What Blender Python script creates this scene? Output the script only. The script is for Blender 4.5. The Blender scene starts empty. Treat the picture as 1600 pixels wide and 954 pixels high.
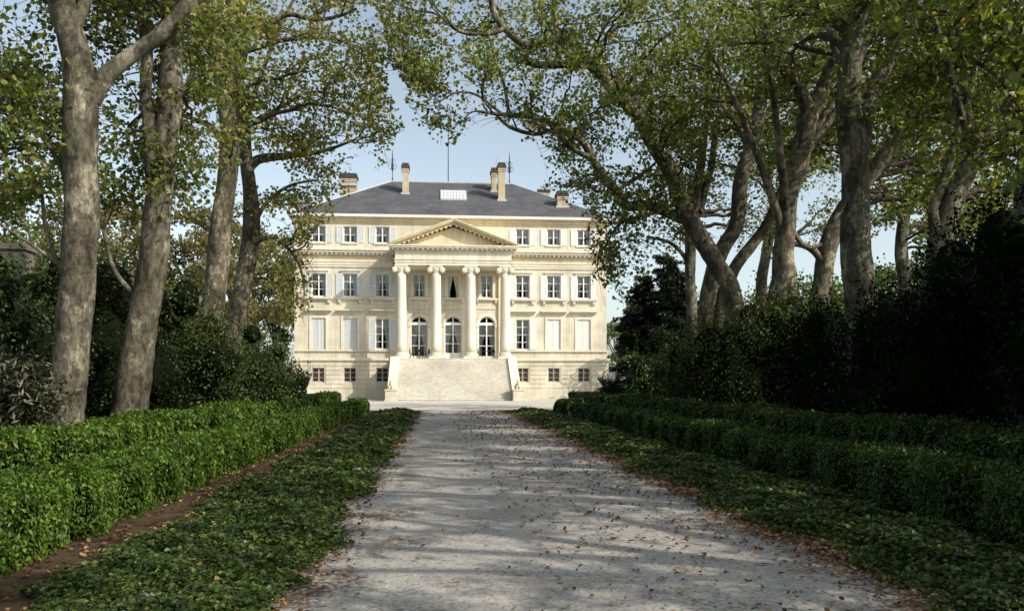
import bpy, math, random
import numpy as np
from mathutils import Vector

rng = np.random.default_rng(11)
random.seed(5)
scene = bpy.context.scene
col = scene.collection

# ------------------------------------------------------------------ camera model
F, VPX, HY, EYE = 1300.0, 687.0, 593.0, 1.75
YAW = math.atan((800 - VPX) / F)
CAM = np.array([-1.26, 0.0, EYE])
FW = np.array([math.sin(YAW), math.cos(YAW), 0.0])
RT = np.array([math.cos(YAW), -math.sin(YAW), 0.0])
UP = np.array([0.0, 0.0, 1.0])


def at(px, py, d):
    """place seen at (px, py) in the photograph, d metres away along the view"""
    return CAM + FW * d + RT * ((px - 800) / F * d) + UP * ((HY - py) / F * d)


def ground_at(px, d):
    p = at(px, HY, d)
    return np.array([p[0], p[1], 0.0])


def project(P):
    q = P - CAM
    d = q @ FW
    d = np.where(d < 0.2, 0.2, d)
    return 800 + F * (q @ RT) / d, HY - F * (q @ UP) / d, q @ FW


def in_poly(x, y, poly):
    poly = np.asarray(poly, float)
    inside = np.zeros(len(x), bool)
    j = len(poly) - 1
    for i in range(len(poly)):
        xi, yi = poly[i]
        xj, yj = poly[j]
        c = ((yi > y) != (yj > y)) & (x < (xj - xi) * (y - yi) / (yj - yi + 1e-12) + xi)
        inside ^= c
        j = i
    return inside


# the open vista down the avenue, kept clear of branches (a clear cone of space)
VISTA = [(478, 640), (480, 500), (512, 478), (490, 400), (488, 345), (520, 335), (552, 300), (612, 262), (634, 205), (606, 140),
         (604, 112), (622, 118), (642, 186), (690, 232), (742, 205), (800, 210), (846, 234), (832, 262),
         (848, 300), (905, 345), (918, 420), (932, 500), (940, 600), (880, 640)]


def clear_of_vista(P, grow=1.0):
    x, y, d = project(P)
    x, y = 705 + (x - 705) / grow, 430 + (y - 430) / grow
    j = 6 * np.sin(x * 0.05 + y * 0.031) + 5 * np.sin(y * 0.09 + x * 0.02)
    return ~(in_poly(x + j, y + j, VISTA) & (d > 0.5) & (d < 62))


# ------------------------------------------------------------------ materials
def new_mat(name):
    m = bpy.data.materials.new(name)
    m.use_nodes = True
    nt = m.node_tree
    nt.nodes.clear()
    out = nt.nodes.new('ShaderNodeOutputMaterial')
    return m, nt, out


def N(nt, t, **kw):
    n = nt.nodes.new(t)
    for k, v in kw.items():
        if k.startswith('i_'):
            n.inputs[k[2:].replace('_', ' ')].default_value = v
        else:
            setattr(n, k, v)
    return n


def ramp(nt, stops, interp='LINEAR'):
    r = nt.nodes.new('ShaderNodeValToRGB')
    r.color_ramp.interpolation = interp
    e = r.color_ramp.elements
    while len(e) < len(stops):
        e.new(0.5)
    for k, (p, c) in enumerate(stops):
        e[k].position = p
        e[k].color = (c[0], c[1], c[2], 1)
    return r


def coords(nt, scale=(1, 1, 1), kind='Object'):
    tc = N(nt, 'ShaderNodeTexCoord')
    mp = N(nt, 'ShaderNodeMapping')
    mp.inputs['Scale'].default_value = scale
    nt.links.new(tc.outputs[kind], mp.inputs['Vector'])
    return mp.outputs['Vector']


def noise(nt, vec, scale, detail=4, rough=0.6):
    n = N(nt, 'ShaderNodeTexNoise')
    n.inputs['Scale'].default_value = scale
    n.inputs['Detail'].default_value = detail
    n.inputs['Roughness'].default_value = rough
    nt.links.new(vec, n.inputs['Vector'])
    return n.outputs['Fac']


def mixc(nt, fac, a, b, mode='MIX'):
    m = N(nt, 'ShaderNodeMix', data_type='RGBA', blend_type=mode)
    for s, v in ((m.inputs[0], fac), (m.inputs[6], a), (m.inputs[7], b)):
        if isinstance(v, (int, float)):
            s.default_value = v
        elif isinstance(v, tuple):
            s.default_value = (v[0], v[1], v[2], 1)
        else:
            nt.links.new(v, s)
    return m.outputs[2]


def bump(nt, h, strength, dist=0.02):
    b = N(nt, 'ShaderNodeBump')
    b.inputs['Strength'].default_value = strength
    b.inputs['Distance'].default_value = dist
    nt.links.new(h, b.inputs['Height'])
    return b.outputs['Normal']


def principled(nt, out, color, rough=0.8, normal=None, spec=0.3, metal=0.0):
    p = N(nt, 'ShaderNodeBsdfPrincipled')
    if isinstance(color, tuple):
        p.inputs['Base Color'].default_value = (color[0], color[1], color[2], 1)
    else:
        nt.links.new(color, p.inputs['Base Color'])
    p.inputs['Roughness'].default_value = rough
    p.inputs['Specular IOR Level'].default_value = spec
    p.inputs['Metallic'].default_value = metal
    if normal is not None:
        nt.links.new(normal, p.inputs['Normal'])
    nt.links.new(p.outputs[0], out.inputs['Surface'])
    return p


def plain(name, c, rough=0.7, spec=0.3, var=0.12, scale=3.0, metal=0.0, bmp=0.0):
    m, nt, out = new_mat(name)
    v = coords(nt)
    n = noise(nt, v, scale, 5)
    r = ramp(nt, [(0.3, tuple(x * (1 - var) for x in c)), (0.7, tuple(x * (1 + var) for x in c))])
    nt.links.new(n, r.inputs[0])
    nm = bump(nt, noise(nt, v, scale * 12, 4), bmp, 0.02) if bmp else None
    principled(nt, out, r.outputs[0], rough, nm, spec, metal)
    return m


def stone_mat(name, c, joint=True, stain=0.28, bw=1.1, bh=0.42, riser_shade=0.0):
    m, nt, out = new_mat(name)
    v = coords(nt)
    n1 = noise(nt, v, 0.35, 6, 0.65)
    n2 = noise(nt, v, 5.0, 5, 0.7)
    r1 = ramp(nt, [(0.32, tuple(x * (1 - stain) for x in c)), (0.62, tuple(x * 1.05 for x in c))])
    nt.links.new(n1, r1.inputs[0])
    r2 = ramp(nt, [(0.3, (0.93, 0.92, 0.9)), (0.65, (1.02, 1.01, 1.0))])
    nt.links.new(n2, r2.inputs[0])
    cc = mixc(nt, 1.0, r1.outputs[0], r2.outputs[0], 'MULTIPLY')
    # vertical rain streaks
    vs = coords(nt, (2.2, 2.2, 0.12))
    st = ramp(nt, [(0.34, (0.80, 0.765, 0.70)), (0.56, (1, 1, 1))])
    nt.links.new(noise(nt, vs, 1.6, 5, 0.6), st.inputs[0])
    cc = mixc(nt, 0.7, cc, st.outputs[0], 'MULTIPLY')
    h = n2
    if joint:
        tc = N(nt, 'ShaderNodeTexCoord')
        sp = N(nt, 'ShaderNodeSeparateXYZ')
        nt.links.new(tc.outputs['Object'], sp.inputs[0])
        cb = N(nt, 'ShaderNodeCombineXYZ')
        ad = N(nt, 'ShaderNodeMath', operation='ADD')
        nt.links.new(sp.outputs['X'], ad.inputs[0])
        nt.links.new(sp.outputs['Y'], ad.inputs[1])
        nt.links.new(ad.outputs[0], cb.inputs[0])
        nt.links.new(sp.outputs['Z'], cb.inputs[1])
        b = N(nt, 'ShaderNodeTexBrick')
        nt.links.new(cb.outputs[0], b.inputs['Vector'])
        b.inputs['Color1'].default_value = (1, 1, 1, 1)
        b.inputs['Color2'].default_value = (0.91, 0.9, 0.87, 1)
        b.inputs['Mortar'].default_value = (0.8, 0.77, 0.7, 1)
        b.inputs['Scale'].default_value = 1.0
        b.inputs['Mortar Size'].default_value = 0.012
        b.inputs['Brick Width'].default_value = bw
        b.inputs['Row Height'].default_value = bh
        cc = mixc(nt, 0.75, cc, b.outputs['Color'], 'MULTIPLY')
    if riser_shade:
        # upright step faces painted darker as shade so the steps read apart
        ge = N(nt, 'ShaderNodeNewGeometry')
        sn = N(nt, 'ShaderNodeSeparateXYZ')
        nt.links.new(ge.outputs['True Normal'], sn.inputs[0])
        rr = ramp(nt, [(0.2, (1 - riser_shade,) * 3), (0.8, (1, 1, 1))])
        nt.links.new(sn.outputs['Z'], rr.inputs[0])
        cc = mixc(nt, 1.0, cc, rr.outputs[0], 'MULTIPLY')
    principled(nt, out, cc, 0.9, bump(nt, h, 0.25, 0.01), 0.15)
    return m


def leaf_mat(name, stops, trans=0.4, rough=0.45, spec=0.4, clump=0.55, patch=(0.5, 1.1)):
    m, nt, out = new_mat(name)
    g = N(nt, 'ShaderNodeNewGeometry')
    r = ramp(nt, stops)
    nt.links.new(g.outputs['Random Per Island'], r.inputs[0])
    tc = N(nt, 'ShaderNodeTexCoord')
    n = noise(nt, tc.outputs['Object'], clump, 3)
    rr = ramp(nt, [(0.3, (patch[0],) * 3), (0.7, (patch[1],) * 3)])
    nt.links.new(n, rr.inputs[0])
    c = mixc(nt, 1.0, r.outputs[0], rr.outputs[0], 'MULTIPLY')
    p = N(nt, 'ShaderNodeBsdfPrincipled')
    nt.links.new(c, p.inputs['Base Color'])
    p.inputs['Roughness'].default_value = rough
    p.inputs['Specular IOR Level'].default_value = spec
    t = N(nt, 'ShaderNodeBsdfTranslucent')
    c2 = mixc(nt, 1.0, c, (1.15, 1.2, 0.5), 'MULTIPLY')
    nt.links.new(c2, t.inputs['Color'])
    mx = N(nt, 'ShaderNodeMixShader')
    mx.inputs[0].default_value = trans
    nt.links.new(p.outputs[0], mx.inputs[1])
    nt.links.new(t.outputs[0], mx.inputs[2])
    nt.links.new(mx.outputs[0], out.inputs['Surface'])
    return m


def bark_mat(name, dark, mid, light, sc=1.0):
    m, nt, out = new_mat(name)
    v = coords(nt, (1, 1, 0.55))
    a = noise(nt, v, 1.9 * sc, 7, 0.68)
    r = ramp(nt, [(0.40, dark), (0.46, mid), (0.53, mid), (0.57, light)])
    nt.links.new(a, r.inputs[0])
    b = noise(nt, v, 9 * sc, 5, 0.7)
    rb = ramp(nt, [(0.38, (0.5, 0.48, 0.45)), (0.58, (1.15, 1.14, 1.1))])
    nt.links.new(b, rb.inputs[0])
    c = mixc(nt, 1.0, r.outputs[0], rb.outputs[0], 'MULTIPLY')
    pl = noise(nt, coords(nt, (1, 1, 0.7)), 5.5 * sc, 3, 0.6)
    rp_ = ramp(nt, [(0.40, (0.62, 0.60, 0.56)), (0.43, (1, 1, 1)), (0.60, (1, 1, 1)), (0.63, (1.35, 1.32, 1.25))])
    nt.links.new(pl, rp_.inputs[0])
    c = mixc(nt, 0.8, c, rp_.outputs[0], 'MULTIPLY')
    # flaking plates and horizontal wrinkles
    vv = coords(nt, (0.5, 0.5, 3.0))
    w = noise(nt, vv, 3.0, 4, 0.7)
    rw = ramp(nt, [(0.36, (0.6, 0.57, 0.52)), (0.46, (1, 1, 1))])
    nt.links.new(w, rw.inputs[0])
    c = mixc(nt, 0.6, c, rw.outputs[0], 'MULTIPLY')
    mx = mixc(nt, 0.5, a, b)
    principled(nt, out, c, 0.85, bump(nt, mx, 0.9, 0.06), 0.2)
    return m


STONE_C = (0.67, 0.623, 0.51)
M = {}
M['stone'] = stone_mat('limestone ashlar', STONE_C)
M['stone_plain'] = stone_mat('limestone trim', (0.695, 0.65, 0.545), joint=False, stain=0.15)
M['stone_low'] = stone_mat('limestone plinth', (0.665, 0.622, 0.515), stain=0.3)
M['stone_warm'] = stone_mat('ochre limestone', (0.68, 0.585, 0.40), joint=False, stain=0.2)
M['step'] = stone_mat('pale step stone', (0.76, 0.735, 0.66), stain=0.14, bw=1.7, bh=10, riser_shade=0.14)
M['white'] = plain('white paint', (0.78, 0.78, 0.76), 0.5, 0.4, 0.05)
M['shutter'] = plain('shaded shutter paint', (0.58, 0.60, 0.59), 0.55, 0.35, 0.06)  # left wing copy of the shutter paint, shade put into its colour
M['shutter_sunlit'] = plain('sunlit shutter paint', (0.74, 0.73, 0.68), 0.55, 0.35, 0.06)  # right wing copy of the shutter paint, sunlight put into its colour
M['curtain'] = plain('grey white net curtain', (0.6, 0.59, 0.56), 0.9, 0.1, 0.1)
M['room'] = plain('unlit room dark', (0.012, 0.012, 0.012), 0.95, 0.0)  # near-black colour stands for the darkness of unlit rooms
M['iron'] = plain('black iron', (0.015, 0.014, 0.014), 0.5, 0.4)
M['old_wall'] = stone_mat('dark old rubble stone', (0.16, 0.145, 0.125), stain=0.4, bw=0.6, bh=0.3)
M['cap'] = plain('dark chimney cap', (0.05, 0.045, 0.042), 0.8, 0.2)
M['chimney'] = stone_mat('weathered chimney stone', (0.50, 0.43, 0.31), stain=0.35, bw=0.7, bh=0.3)
M['zinc'] = plain('pale zinc flashing', (0.38, 0.38, 0.38), 0.5, 0.4, 0.1)
M['gutter'] = plain('white gutter paint', (0.60, 0.58, 0.54), 0.5, 0.3, 0.05)
M['bar'] = plain('brown window bars', (0.16, 0.10, 0.07), 0.7, 0.2)


def slate_mat():
    m, nt, out = new_mat('blue grey slate')
    tc = N(nt, 'ShaderNodeTexCoord')
    sp = N(nt, 'ShaderNodeSeparateXYZ')
    nt.links.new(tc.outputs['Object'], sp.inputs[0])
    cb = N(nt, 'ShaderNodeCombineXYZ')
    ad = N(nt, 'ShaderNodeMath', operation='ADD')
    nt.links.new(sp.outputs['X'], ad.inputs[0])
    nt.links.new(sp.outputs['Y'], ad.inputs[1])
    nt.links.new(ad.outputs[0], cb.inputs[0])
    nt.links.new(sp.outputs['Z'], cb.inputs[1])
    b = N(nt, 'ShaderNodeTexBrick')
    nt.links.new(cb.outputs[0], b.inputs['Vector'])
    b.inputs['Color1'].default_value = (0.108, 0.108, 0.113, 1)
    b.inputs['Color2'].default_value = (0.074, 0.075, 0.08, 1)
    b.inputs['Mortar'].default_value = (0.05, 0.05, 0.058, 1)
    b.inputs['Scale'].default_value = 1
    b.inputs['Mortar Size'].default_value = 0.01
    b.inputs['Brick Width'].default_value = 0.3
    b.inputs['Row Height'].default_value = 0.13
    v = coords(nt)
    r = ramp(nt, [(0.32, (0.72, 0.72, 0.73)), (0.68, (1.22, 1.2, 1.17))])
    nt.links.new(noise(nt, v, 0.5, 6, 0.7), r.inputs[0])
    c = mixc(nt, 1.0, b.outputs['Color'], r.outputs[0], 'MULTIPLY')
    principled(nt, out, c, 0.65, bump(nt, b.outputs['Fac'], 0.4, 0.015), 0.2)
    return m


M['slate'] = slate_mat()


def glass_mat():
    m, nt, out = new_mat('window glass')
    t = N(nt, 'ShaderNodeBsdfTransparent')
    t.inputs[0].default_value = (0.82, 0.85, 0.86, 1)
    g = N(nt, 'ShaderNodeBsdfGlossy')
    g.inputs['Roughness'].default_value = 0.03
    g.inputs['Color'].default_value = (0.9, 0.93, 0.95, 1)
    f = N(nt, 'ShaderNodeFresnel')
    f.inputs[0].default_value = 1.5
    mx = N(nt, 'ShaderNodeMixShader')
    nt.links.new(f.outputs[0], mx.inputs[0])
    nt.links.new(t.outputs[0], mx.inputs[1])
    nt.links.new(g.outputs[0], mx.inputs[2])
    nt.links.new(mx.outputs[0], out.inputs['Surface'])
    return m


M['glass'] = glass_mat()
M['skylight'] = plain('milky skylight glass', (0.62, 0.64, 0.62), 0.25, 0.5, 0.08)

# plane bark is mottled grey, olive and cream
M['bark'] = bark_mat('mottled plane bark', (0.045, 0.037, 0.026), (0.098, 0.090, 0.066), (0.215, 0.197, 0.148))
M['bark_pale'] = bark_mat('pale plane bark', (0.055, 0.045, 0.031), (0.118, 0.106, 0.077), (0.255, 0.226, 0.165))
M['twig'] = plain('twig bark', (0.07, 0.055, 0.04), 0.85, 0.15)

M['plane_leaf'] = leaf_mat('plane tree leaves',
                           [(0.0, (0.07, 0.105, 0.022)), (0.35, (0.135, 0.175, 0.036)), (0.7, (0.215, 0.245, 0.055)),
                            (0.94, (0.31, 0.31, 0.08)), (1.0, (0.33, 0.22, 0.09))], 0.5, patch=(0.7, 1.1))
M['plane_leaf_olive'] = leaf_mat('olive plane tree leaves',
                                 [(0.0, (0.14, 0.165, 0.035)), (0.4, (0.25, 0.27, 0.06)), (0.75, (0.37, 0.355, 0.10)),
                                  (1.0, (0.40, 0.30, 0.12))], 0.5, patch=(0.7, 1.1))
M['laurel_leaf'] = leaf_mat('dark laurel leaves',
                            [(0.0, (0.014, 0.026, 0.007)), (0.6, (0.034, 0.058, 0.014)), (0.9, (0.065, 0.09, 0.022)), (1.0, (0.12, 0.14, 0.04))],
                            0.25, 0.5, 0.22)
M['laurel_shade'] = leaf_mat('deep shade evergreen leaves',  # leaf colour lowered to near black to stand for deep shade
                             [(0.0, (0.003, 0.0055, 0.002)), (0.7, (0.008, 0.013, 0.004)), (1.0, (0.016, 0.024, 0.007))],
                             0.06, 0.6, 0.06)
M['laurel_mid'] = leaf_mat('mid green laurel leaves',
                           [(0.0, (0.022, 0.038, 0.010)), (0.6, (0.055, 0.085, 0.02)), (0.9, (0.11, 0.14, 0.036)), (1.0, (0.2, 0.22, 0.07))],
                           0.3, 0.5, 0.22)
M['mid_leaf'] = leaf_mat('mid green leaves',
                         [(0.0, (0.0320, 0.0600, 0.0120)), (0.6, (0.0720, 0.1170, 0.0225)), (1.0, (0.1440, 0.1800, 0.0450))], 0.3)
M['pale_leaf'] = leaf_mat('pale long leaves',
                          [(0.0, (0.015, 0.022, 0.007)), (0.72, (0.035, 0.042, 0.016)), (0.9, (0.16, 0.15, 0.08)), (1.0, (0.34, 0.31, 0.2))], 0.2)
M['hedge_leaf'] = leaf_mat('clipped hedge leaves',
                           [(0.0, (0.10, 0.055, 0.02)), (0.03, (0.03, 0.06, 0.009)), (0.5, (0.075, 0.15, 0.017)), (0.85, (0.14, 0.225, 0.03)),
                            (1.0, (0.25, 0.28, 0.06))], 0.35, 0.5, 0.25, clump=2.2, patch=(0.45, 1.25))
M['hedge_leaf_shade'] = leaf_mat('shaded clipped hedge leaves',  # darker copy of the hedge leaves, shade of the right side put into colour
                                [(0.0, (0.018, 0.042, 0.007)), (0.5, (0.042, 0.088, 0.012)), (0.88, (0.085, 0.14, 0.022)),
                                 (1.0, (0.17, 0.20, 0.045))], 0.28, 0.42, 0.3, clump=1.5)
M['ivy_leaf'] = leaf_mat('ivy leaves',
                         [(0.0, (0.025, 0.048, 0.010)), (0.45, (0.058, 0.098, 0.018)), (0.82, (0.115, 0.155, 0.032)),
                          (0.97, (0.21, 0.225, 0.06)), (1.0, (0.26, 0.18, 0.06))], 0.3, 0.4, 0.4, clump=1.2)
M['fir_leaf'] = leaf_mat('dark fir needles',
                         [(0.0, (0.012, 0.022, 0.012)), (0.6, (0.032, 0.052, 0.026)), (1.0, (0.07, 0.095, 0.045))], 0.15)
M['far_leaf'] = leaf_mat('distant spring leaves',
                         [(0.0, (0.0490, 0.0840, 0.0210)), (0.5, (0.1050, 0.1610, 0.0350)), (1.0, (0.1820, 0.2240, 0.0560))], 0.35)
M['far_olive'] = leaf_mat('distant olive leaves',
                          [(0.0, (0.0770, 0.0780, 0.0260)), (0.5, (0.1680, 0.1560, 0.0520)), (1.0, (0.2660, 0.2210, 0.0910))], 0.35)
M['dead_leaf'] = leaf_mat('fallen brown leaves',
                          [(0.0, (0.06, 0.03, 0.014)), (0.4, (0.15, 0.072, 0.03)), (0.75, (0.28, 0.145, 0.06)),
                           (1.0, (0.40, 0.28, 0.13))], 0.1, 0.7, 0.2)
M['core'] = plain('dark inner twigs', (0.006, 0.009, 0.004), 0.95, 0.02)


# ------------------------------------------------------------------ mesh helpers
class MB:
    def __init__(self):
        self.v, self.f, self.n = [], [], 0

    def add(self, verts, faces):
        verts = np.asarray(verts, float).reshape(-1, 3)
        self.v.append(verts)
        self.f += [tuple(i + self.n for i in f) for f in faces]
        self.n += len(verts)
        return self

    def box(self, x0, x1, y0, y1, z0, z1):
        v = [(x0, y0, z0), (x1, y0, z0), (x1, y1, z0), (x0, y1, z0), (x0, y0, z1), (x1, y0, z1), (x1, y1, z1), (x0, y1, z1)]
        return self.add(v, [(0, 3, 2, 1), (4, 5, 6, 7), (0, 1, 5, 4), (1, 2, 6, 5), (2, 3, 7, 6), (3, 0, 4, 7)])

    def prism_x(self, prof, x0, x1):
        """profile of (y, z) points swept from x0 to x1"""
        n = len(prof)
        v = [(x0, p[0], p[1]) for p in prof] + [(x1, p[0], p[1]) for p in prof]
        f = [(i, (i + 1) % n, n + (i + 1) % n, n + i) for i in range(n)]
        return self.add(v, f + [tuple(range(n))[::-1], tuple(range(n, 2 * n))])

    def prism_y(self, prof, y0, y1):
        n = len(prof)
        v = [(p[0], y0, p[1]) for p in prof] + [(p[0], y1, p[1]) for p in prof]
        f = [(i, (i + 1) % n, n + (i + 1) % n, n + i) for i in range(n)]
        return self.add(v, f + [tuple(range(n))[::-1], tuple(range(n, 2 * n))])

    def lathe(self, prof, cx, cy, seg=24):
        v, f = [], []
        for r, z in prof:
            for k in range(seg):
                a = 2 * math.pi * k / seg
                v.append((cx + r * math.cos(a), cy + r * math.sin(a), z))
        for i in range(len(prof) - 1):
            for k in range(seg):
                k2 = (k + 1) % seg
                f.append((i * seg + k, i * seg + k2, (i + 1) * seg + k2, (i + 1) * seg + k))
        f.append(tuple(range(seg))[::-1])
        f.append(tuple((len(prof) - 1) * seg + k for k in range(seg)))
        return self.add(v, f)

    def tube(self, pts, radii, seg=8, cap=True):
        v, q = tube_arrays(np.asarray(pts, float), np.asarray(radii, float), seg)
        f = [tuple(x) for x in q]
        if cap:
            f.append(tuple(range(seg))[::-1])
            f.append(tuple(range(len(v) - seg, len(v))))
        return self.add(v, f)

    def cyl_y(self, cx, cz, r, y0, y1, seg=14):
        a = [2 * math.pi * k / seg for k in range(seg)]
        return self.prism_y([(cx + r * math.cos(t), cz + r * math.sin(t)) for t in a], y0, y1)

    def build(self, name, mat, parent=None, smooth=False):
        me = bpy.data.meshes.new(name)
        me.from_pydata([tuple(p) for p in np.concatenate(self.v)], [], self.f)
        me.validate()
        if smooth:
            me.shade_smooth()
        return link(name, me, [mat], parent)


def link(name, me, mats, parent=None):
    for m in mats:
        me.materials.append(m)
    o = bpy.data.objects.new(name, me)
    col.objects.link(o)
    if parent is not None:
        o.parent = parent
    return o


def empty(name, loc=(0, 0, 0), rz=0.0):
    o = bpy.data.objects.new(name, None)
    o.empty_display_size = 0.3
    o.location = tuple(float(c) for c in loc)
    o.rotation_euler = (0, 0, rz)
    col.objects.link(o)
    return o


def tag(o, label=None, cat=None, group=None, kind=None):
    if label: o['label'] = label
    if cat: o['category'] = cat
    if group: o['group'] = group
    if kind: o['kind'] = kind
    return o


def copy_tree(o, parent=None):
    c = o.copy()
    col.objects.link(c)
    if parent is not None:
        c.parent = parent
    for ch in list(o.children):
        copy_tree(ch, c)
    return c


def quads_object(name, chunks, mats, parent=None, origin=None, smooth_idx=()):
    """chunks: list of (verts Nx3, quads Mx4, material index) joined into one mesh"""
    vs, qs, ms, n = [], [], [], 0
    for v, q, mi in chunks:
        if len(v) == 0:
            continue
        vs.append(v)
        qs.append(q + n)
        ms.append(np.full(len(q), mi, np.int32))
        n += len(v)
    V = np.concatenate(vs).astype(np.float32)
    Q = np.concatenate(qs).astype(np.int32)
    MI = np.concatenate(ms)
    if origin is not None:
        V = V - np.asarray(origin, np.float32)
    me = bpy.data.meshes.new(name)
    me.vertices.add(len(V))
    me.vertices.foreach_set('co', V.ravel())
    me.loops.add(Q.size)
    me.loops.foreach_set('vertex_index', Q.ravel())
    me.polygons.add(len(Q))
    me.polygons.foreach_set('loop_start', np.arange(0, Q.size, 4, dtype=np.int32))
    me.polygons.foreach_set('loop_total', np.full(len(Q), 4, np.int32))
    me.polygons.foreach_set('material_index', MI)
    if smooth_idx:
        me.polygons.foreach_set('use_smooth', np.isin(MI, smooth_idx))
    me.update(calc_edges=True)
    return link(name, me, mats, parent)


def tube_arrays(P, R, seg, lump=0.0, ph=0.0):
    n = len(P)
    T = np.gradient(P, axis=0)
    S = np.concatenate([[0], np.cumsum(np.linalg.norm(np.diff(P, axis=0), axis=1))])
    T /= np.linalg.norm(T, axis=1)[:, None] + 1e-9
    ref = np.array([0.31, 0.95, 0.05]) if abs(T[0][1]) < 0.9 else np.array([1.0, 0.1, 0.0])
    u = np.cross(T[0], ref)
    u /= np.linalg.norm(u)
    V = np.empty((n, seg, 3))
    ang = np.arange(seg) * 2 * np.pi / seg
    for i in range(n):
        u = u - T[i] * (u @ T[i])
        u /= np.linalg.norm(u) + 1e-9
        w = np.cross(T[i], u)
        r = R[i]
        if lump:
            s = S[i] + ph
            r = r * (1 + lump * (0.6 * np.sin(2 * ang + s * 0.9 + ph) + 0.45 * np.sin(3 * ang - s * 1.6) + 0.4 * np.sin(5 * ang + s * 3.7 + ph)
                                 + 0.4 * math.sin(s * 1.9) + 0.35 * np.sin(4 * ang - s * 7.3) * math.sin(s * 2.3) + 0.25 * np.sin(7 * ang + s * 11.0)
                                 + 0.5 * max(0.0, math.sin(s * 1.1 + ph)) * math.sin(s * 26)))
        else:
            r = np.full(seg, r)
        V[i] = P[i] + np.cos(ang)[:, None] * u * r[:, None] + np.sin(ang)[:, None] * w * r[:, None]
    idx = np.arange(n * seg).reshape(n, seg)
    nx = np.roll(idx, -1, axis=1)
    Q = np.stack([idx[:-1], nx[:-1], nx[1:], idx[1:]], -1).reshape(-1, 4)
    return V.reshape(-1, 3), Q


def smooth_line(pts, rad, step):
    """Catmull-Rom through pts, resampled about every step metres"""
    P = np.asarray(pts, float)
    R = np.asarray(rad, float)
    A = np.vstack([2 * P[0] - P[1], P, 2 * P[-1] - P[-2]])
    B = np.concatenate([[R[0]], R, [R[-1]]])
    op, orr = [], []
    for i in range(1, len(A) - 2):
        L = np.linalg.norm(A[i + 1] - A[i])
        k = max(1, int(L / step))
        for j in range(k):
            t = j / k
            op.append(0.5 * (2 * A[i] + (A[i + 1] - A[i - 1]) * t + (2 * A[i - 1] - 5 * A[i] + 4 * A[i + 1] - A[i + 2]) * t * t
                             + (3 * A[i] - A[i - 1] - 3 * A[i + 1] + A[i + 2]) * t ** 3))
            orr.append(B[i] * (1 - t) + B[i + 1] * t)
    op.append(A[-2])
    orr.append(B[-2])
    return np.array(op), np.array(orr)


def unit(v):
    return v / (np.linalg.norm(v, axis=-1, keepdims=True) + 1e-9)


def leaf_arrays(C, nrm, axis, size, width=0.8, kind='lobed'):
    """one small folded leaf at every centre"""
    n = len(C)
    if n == 0:
        return np.zeros((0, 3)), np.zeros((0, 4), int)
    nrm = unit(nrm)
    a = unit(axis - nrm * np.sum(axis * nrm, 1)[:, None])
    b = np.cross(nrm, a)
    s = np.asarray(size, float).reshape(-1, 1) * np.ones((n, 1))
    if kind == 'lobed':
        loc = [(0, -0.5, 0), (0.5, -0.16, 0.12), (0.30, 0.22, 0.10), (0, 0.5, -0.04), (-0.30, 0.22, 0.10), (-0.5, -0.16, 0.12)]
        quads = [(0, 1, 2, 3), (0, 3, 4, 5)]
    else:
        loc = [(0, -0.5, 0), (0.5, -0.03, 0.10), (0, 0.5, -0.04), (-0.5, 0.0, 0.10)]
        quads = [(0, 1, 2, 3)]
    k = len(loc)
    V = np.empty((n, k, 3))
    for i, (x, y, z) in enumerate(loc):
        V[:, i] = C + b * (x * width * s) + a * (y * s) + nrm * (z * s)
    base = (np.arange(n) * k)[:, None]
    Q = np.concatenate([base + np.array(q)[None] for q in quads])
    return V.reshape(-1, 3), Q


def rand_dir(n, up=0.0):
    v = rng.normal(size=(n, 3))
    v = unit(v)
    v[:, 2] += up
    return unit(v)


# ------------------------------------------------------------------ world, sun, camera
SUN = np.array([1.30, -0.95, 1.12])
SUN = SUN / np.linalg.norm(SUN)
elev = math.asin(SUN[2])
azim = math.atan2(SUN[0], SUN[1])
world = bpy.data.worlds.new('World')
scene.world = world
world.use_nodes = True
wn = world.node_tree
bg = wn.nodes['Background']
sky = wn.nodes.new('ShaderNodeTexSky')
sky.sky_type = 'NISHITA'
sky.sun_disc = False
sky.sun_elevation = elev
sky.sun_rotation = azim
sky.air_density = 1.0
sky.dust_density = 2.2
sky.ozone_density = 1.0
# thin haze: the clear-sky colour drawn part of the way to white
bw = wn.nodes.new('ShaderNodeRGBToBW')
wn.links.new(sky.outputs[0], bw.inputs[0])
hz = wn.nodes.new('ShaderNodeMix')
hz.data_type = 'RGBA'
hz.inputs[0].default_value = 0.52
wn.links.new(sky.outputs[0], hz.inputs[6])
wn.links.new(bw.outputs[0], hz.inputs[7])
tint = wn.nodes.new('ShaderNodeMix')
tint.data_type = 'RGBA'
tint.blend_type = 'MULTIPLY'
tint.inputs[0].default_value = 1.0
tint.inputs[7].default_value = (0.95, 1.0, 0.975, 1)
wn.links.new(hz.outputs[2], tint.inputs[6])
wn.links.new(tint.outputs[2], bg.inputs[0])
bg.inputs[1].default_value = 0.25

sl = bpy.data.lights.new('sun', 'SUN')
sl.energy = 5.0
sl.angle = math.radians(0.55)
sl.color = (1.0, 0.935, 0.835)
so = bpy.data.objects.new('sun', sl)
so.location = (30, -20, 40)
so.rotation_euler = Vector(tuple(-SUN)).to_track_quat('-Z', 'Y').to_euler()
col.objects.link(so)

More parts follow.
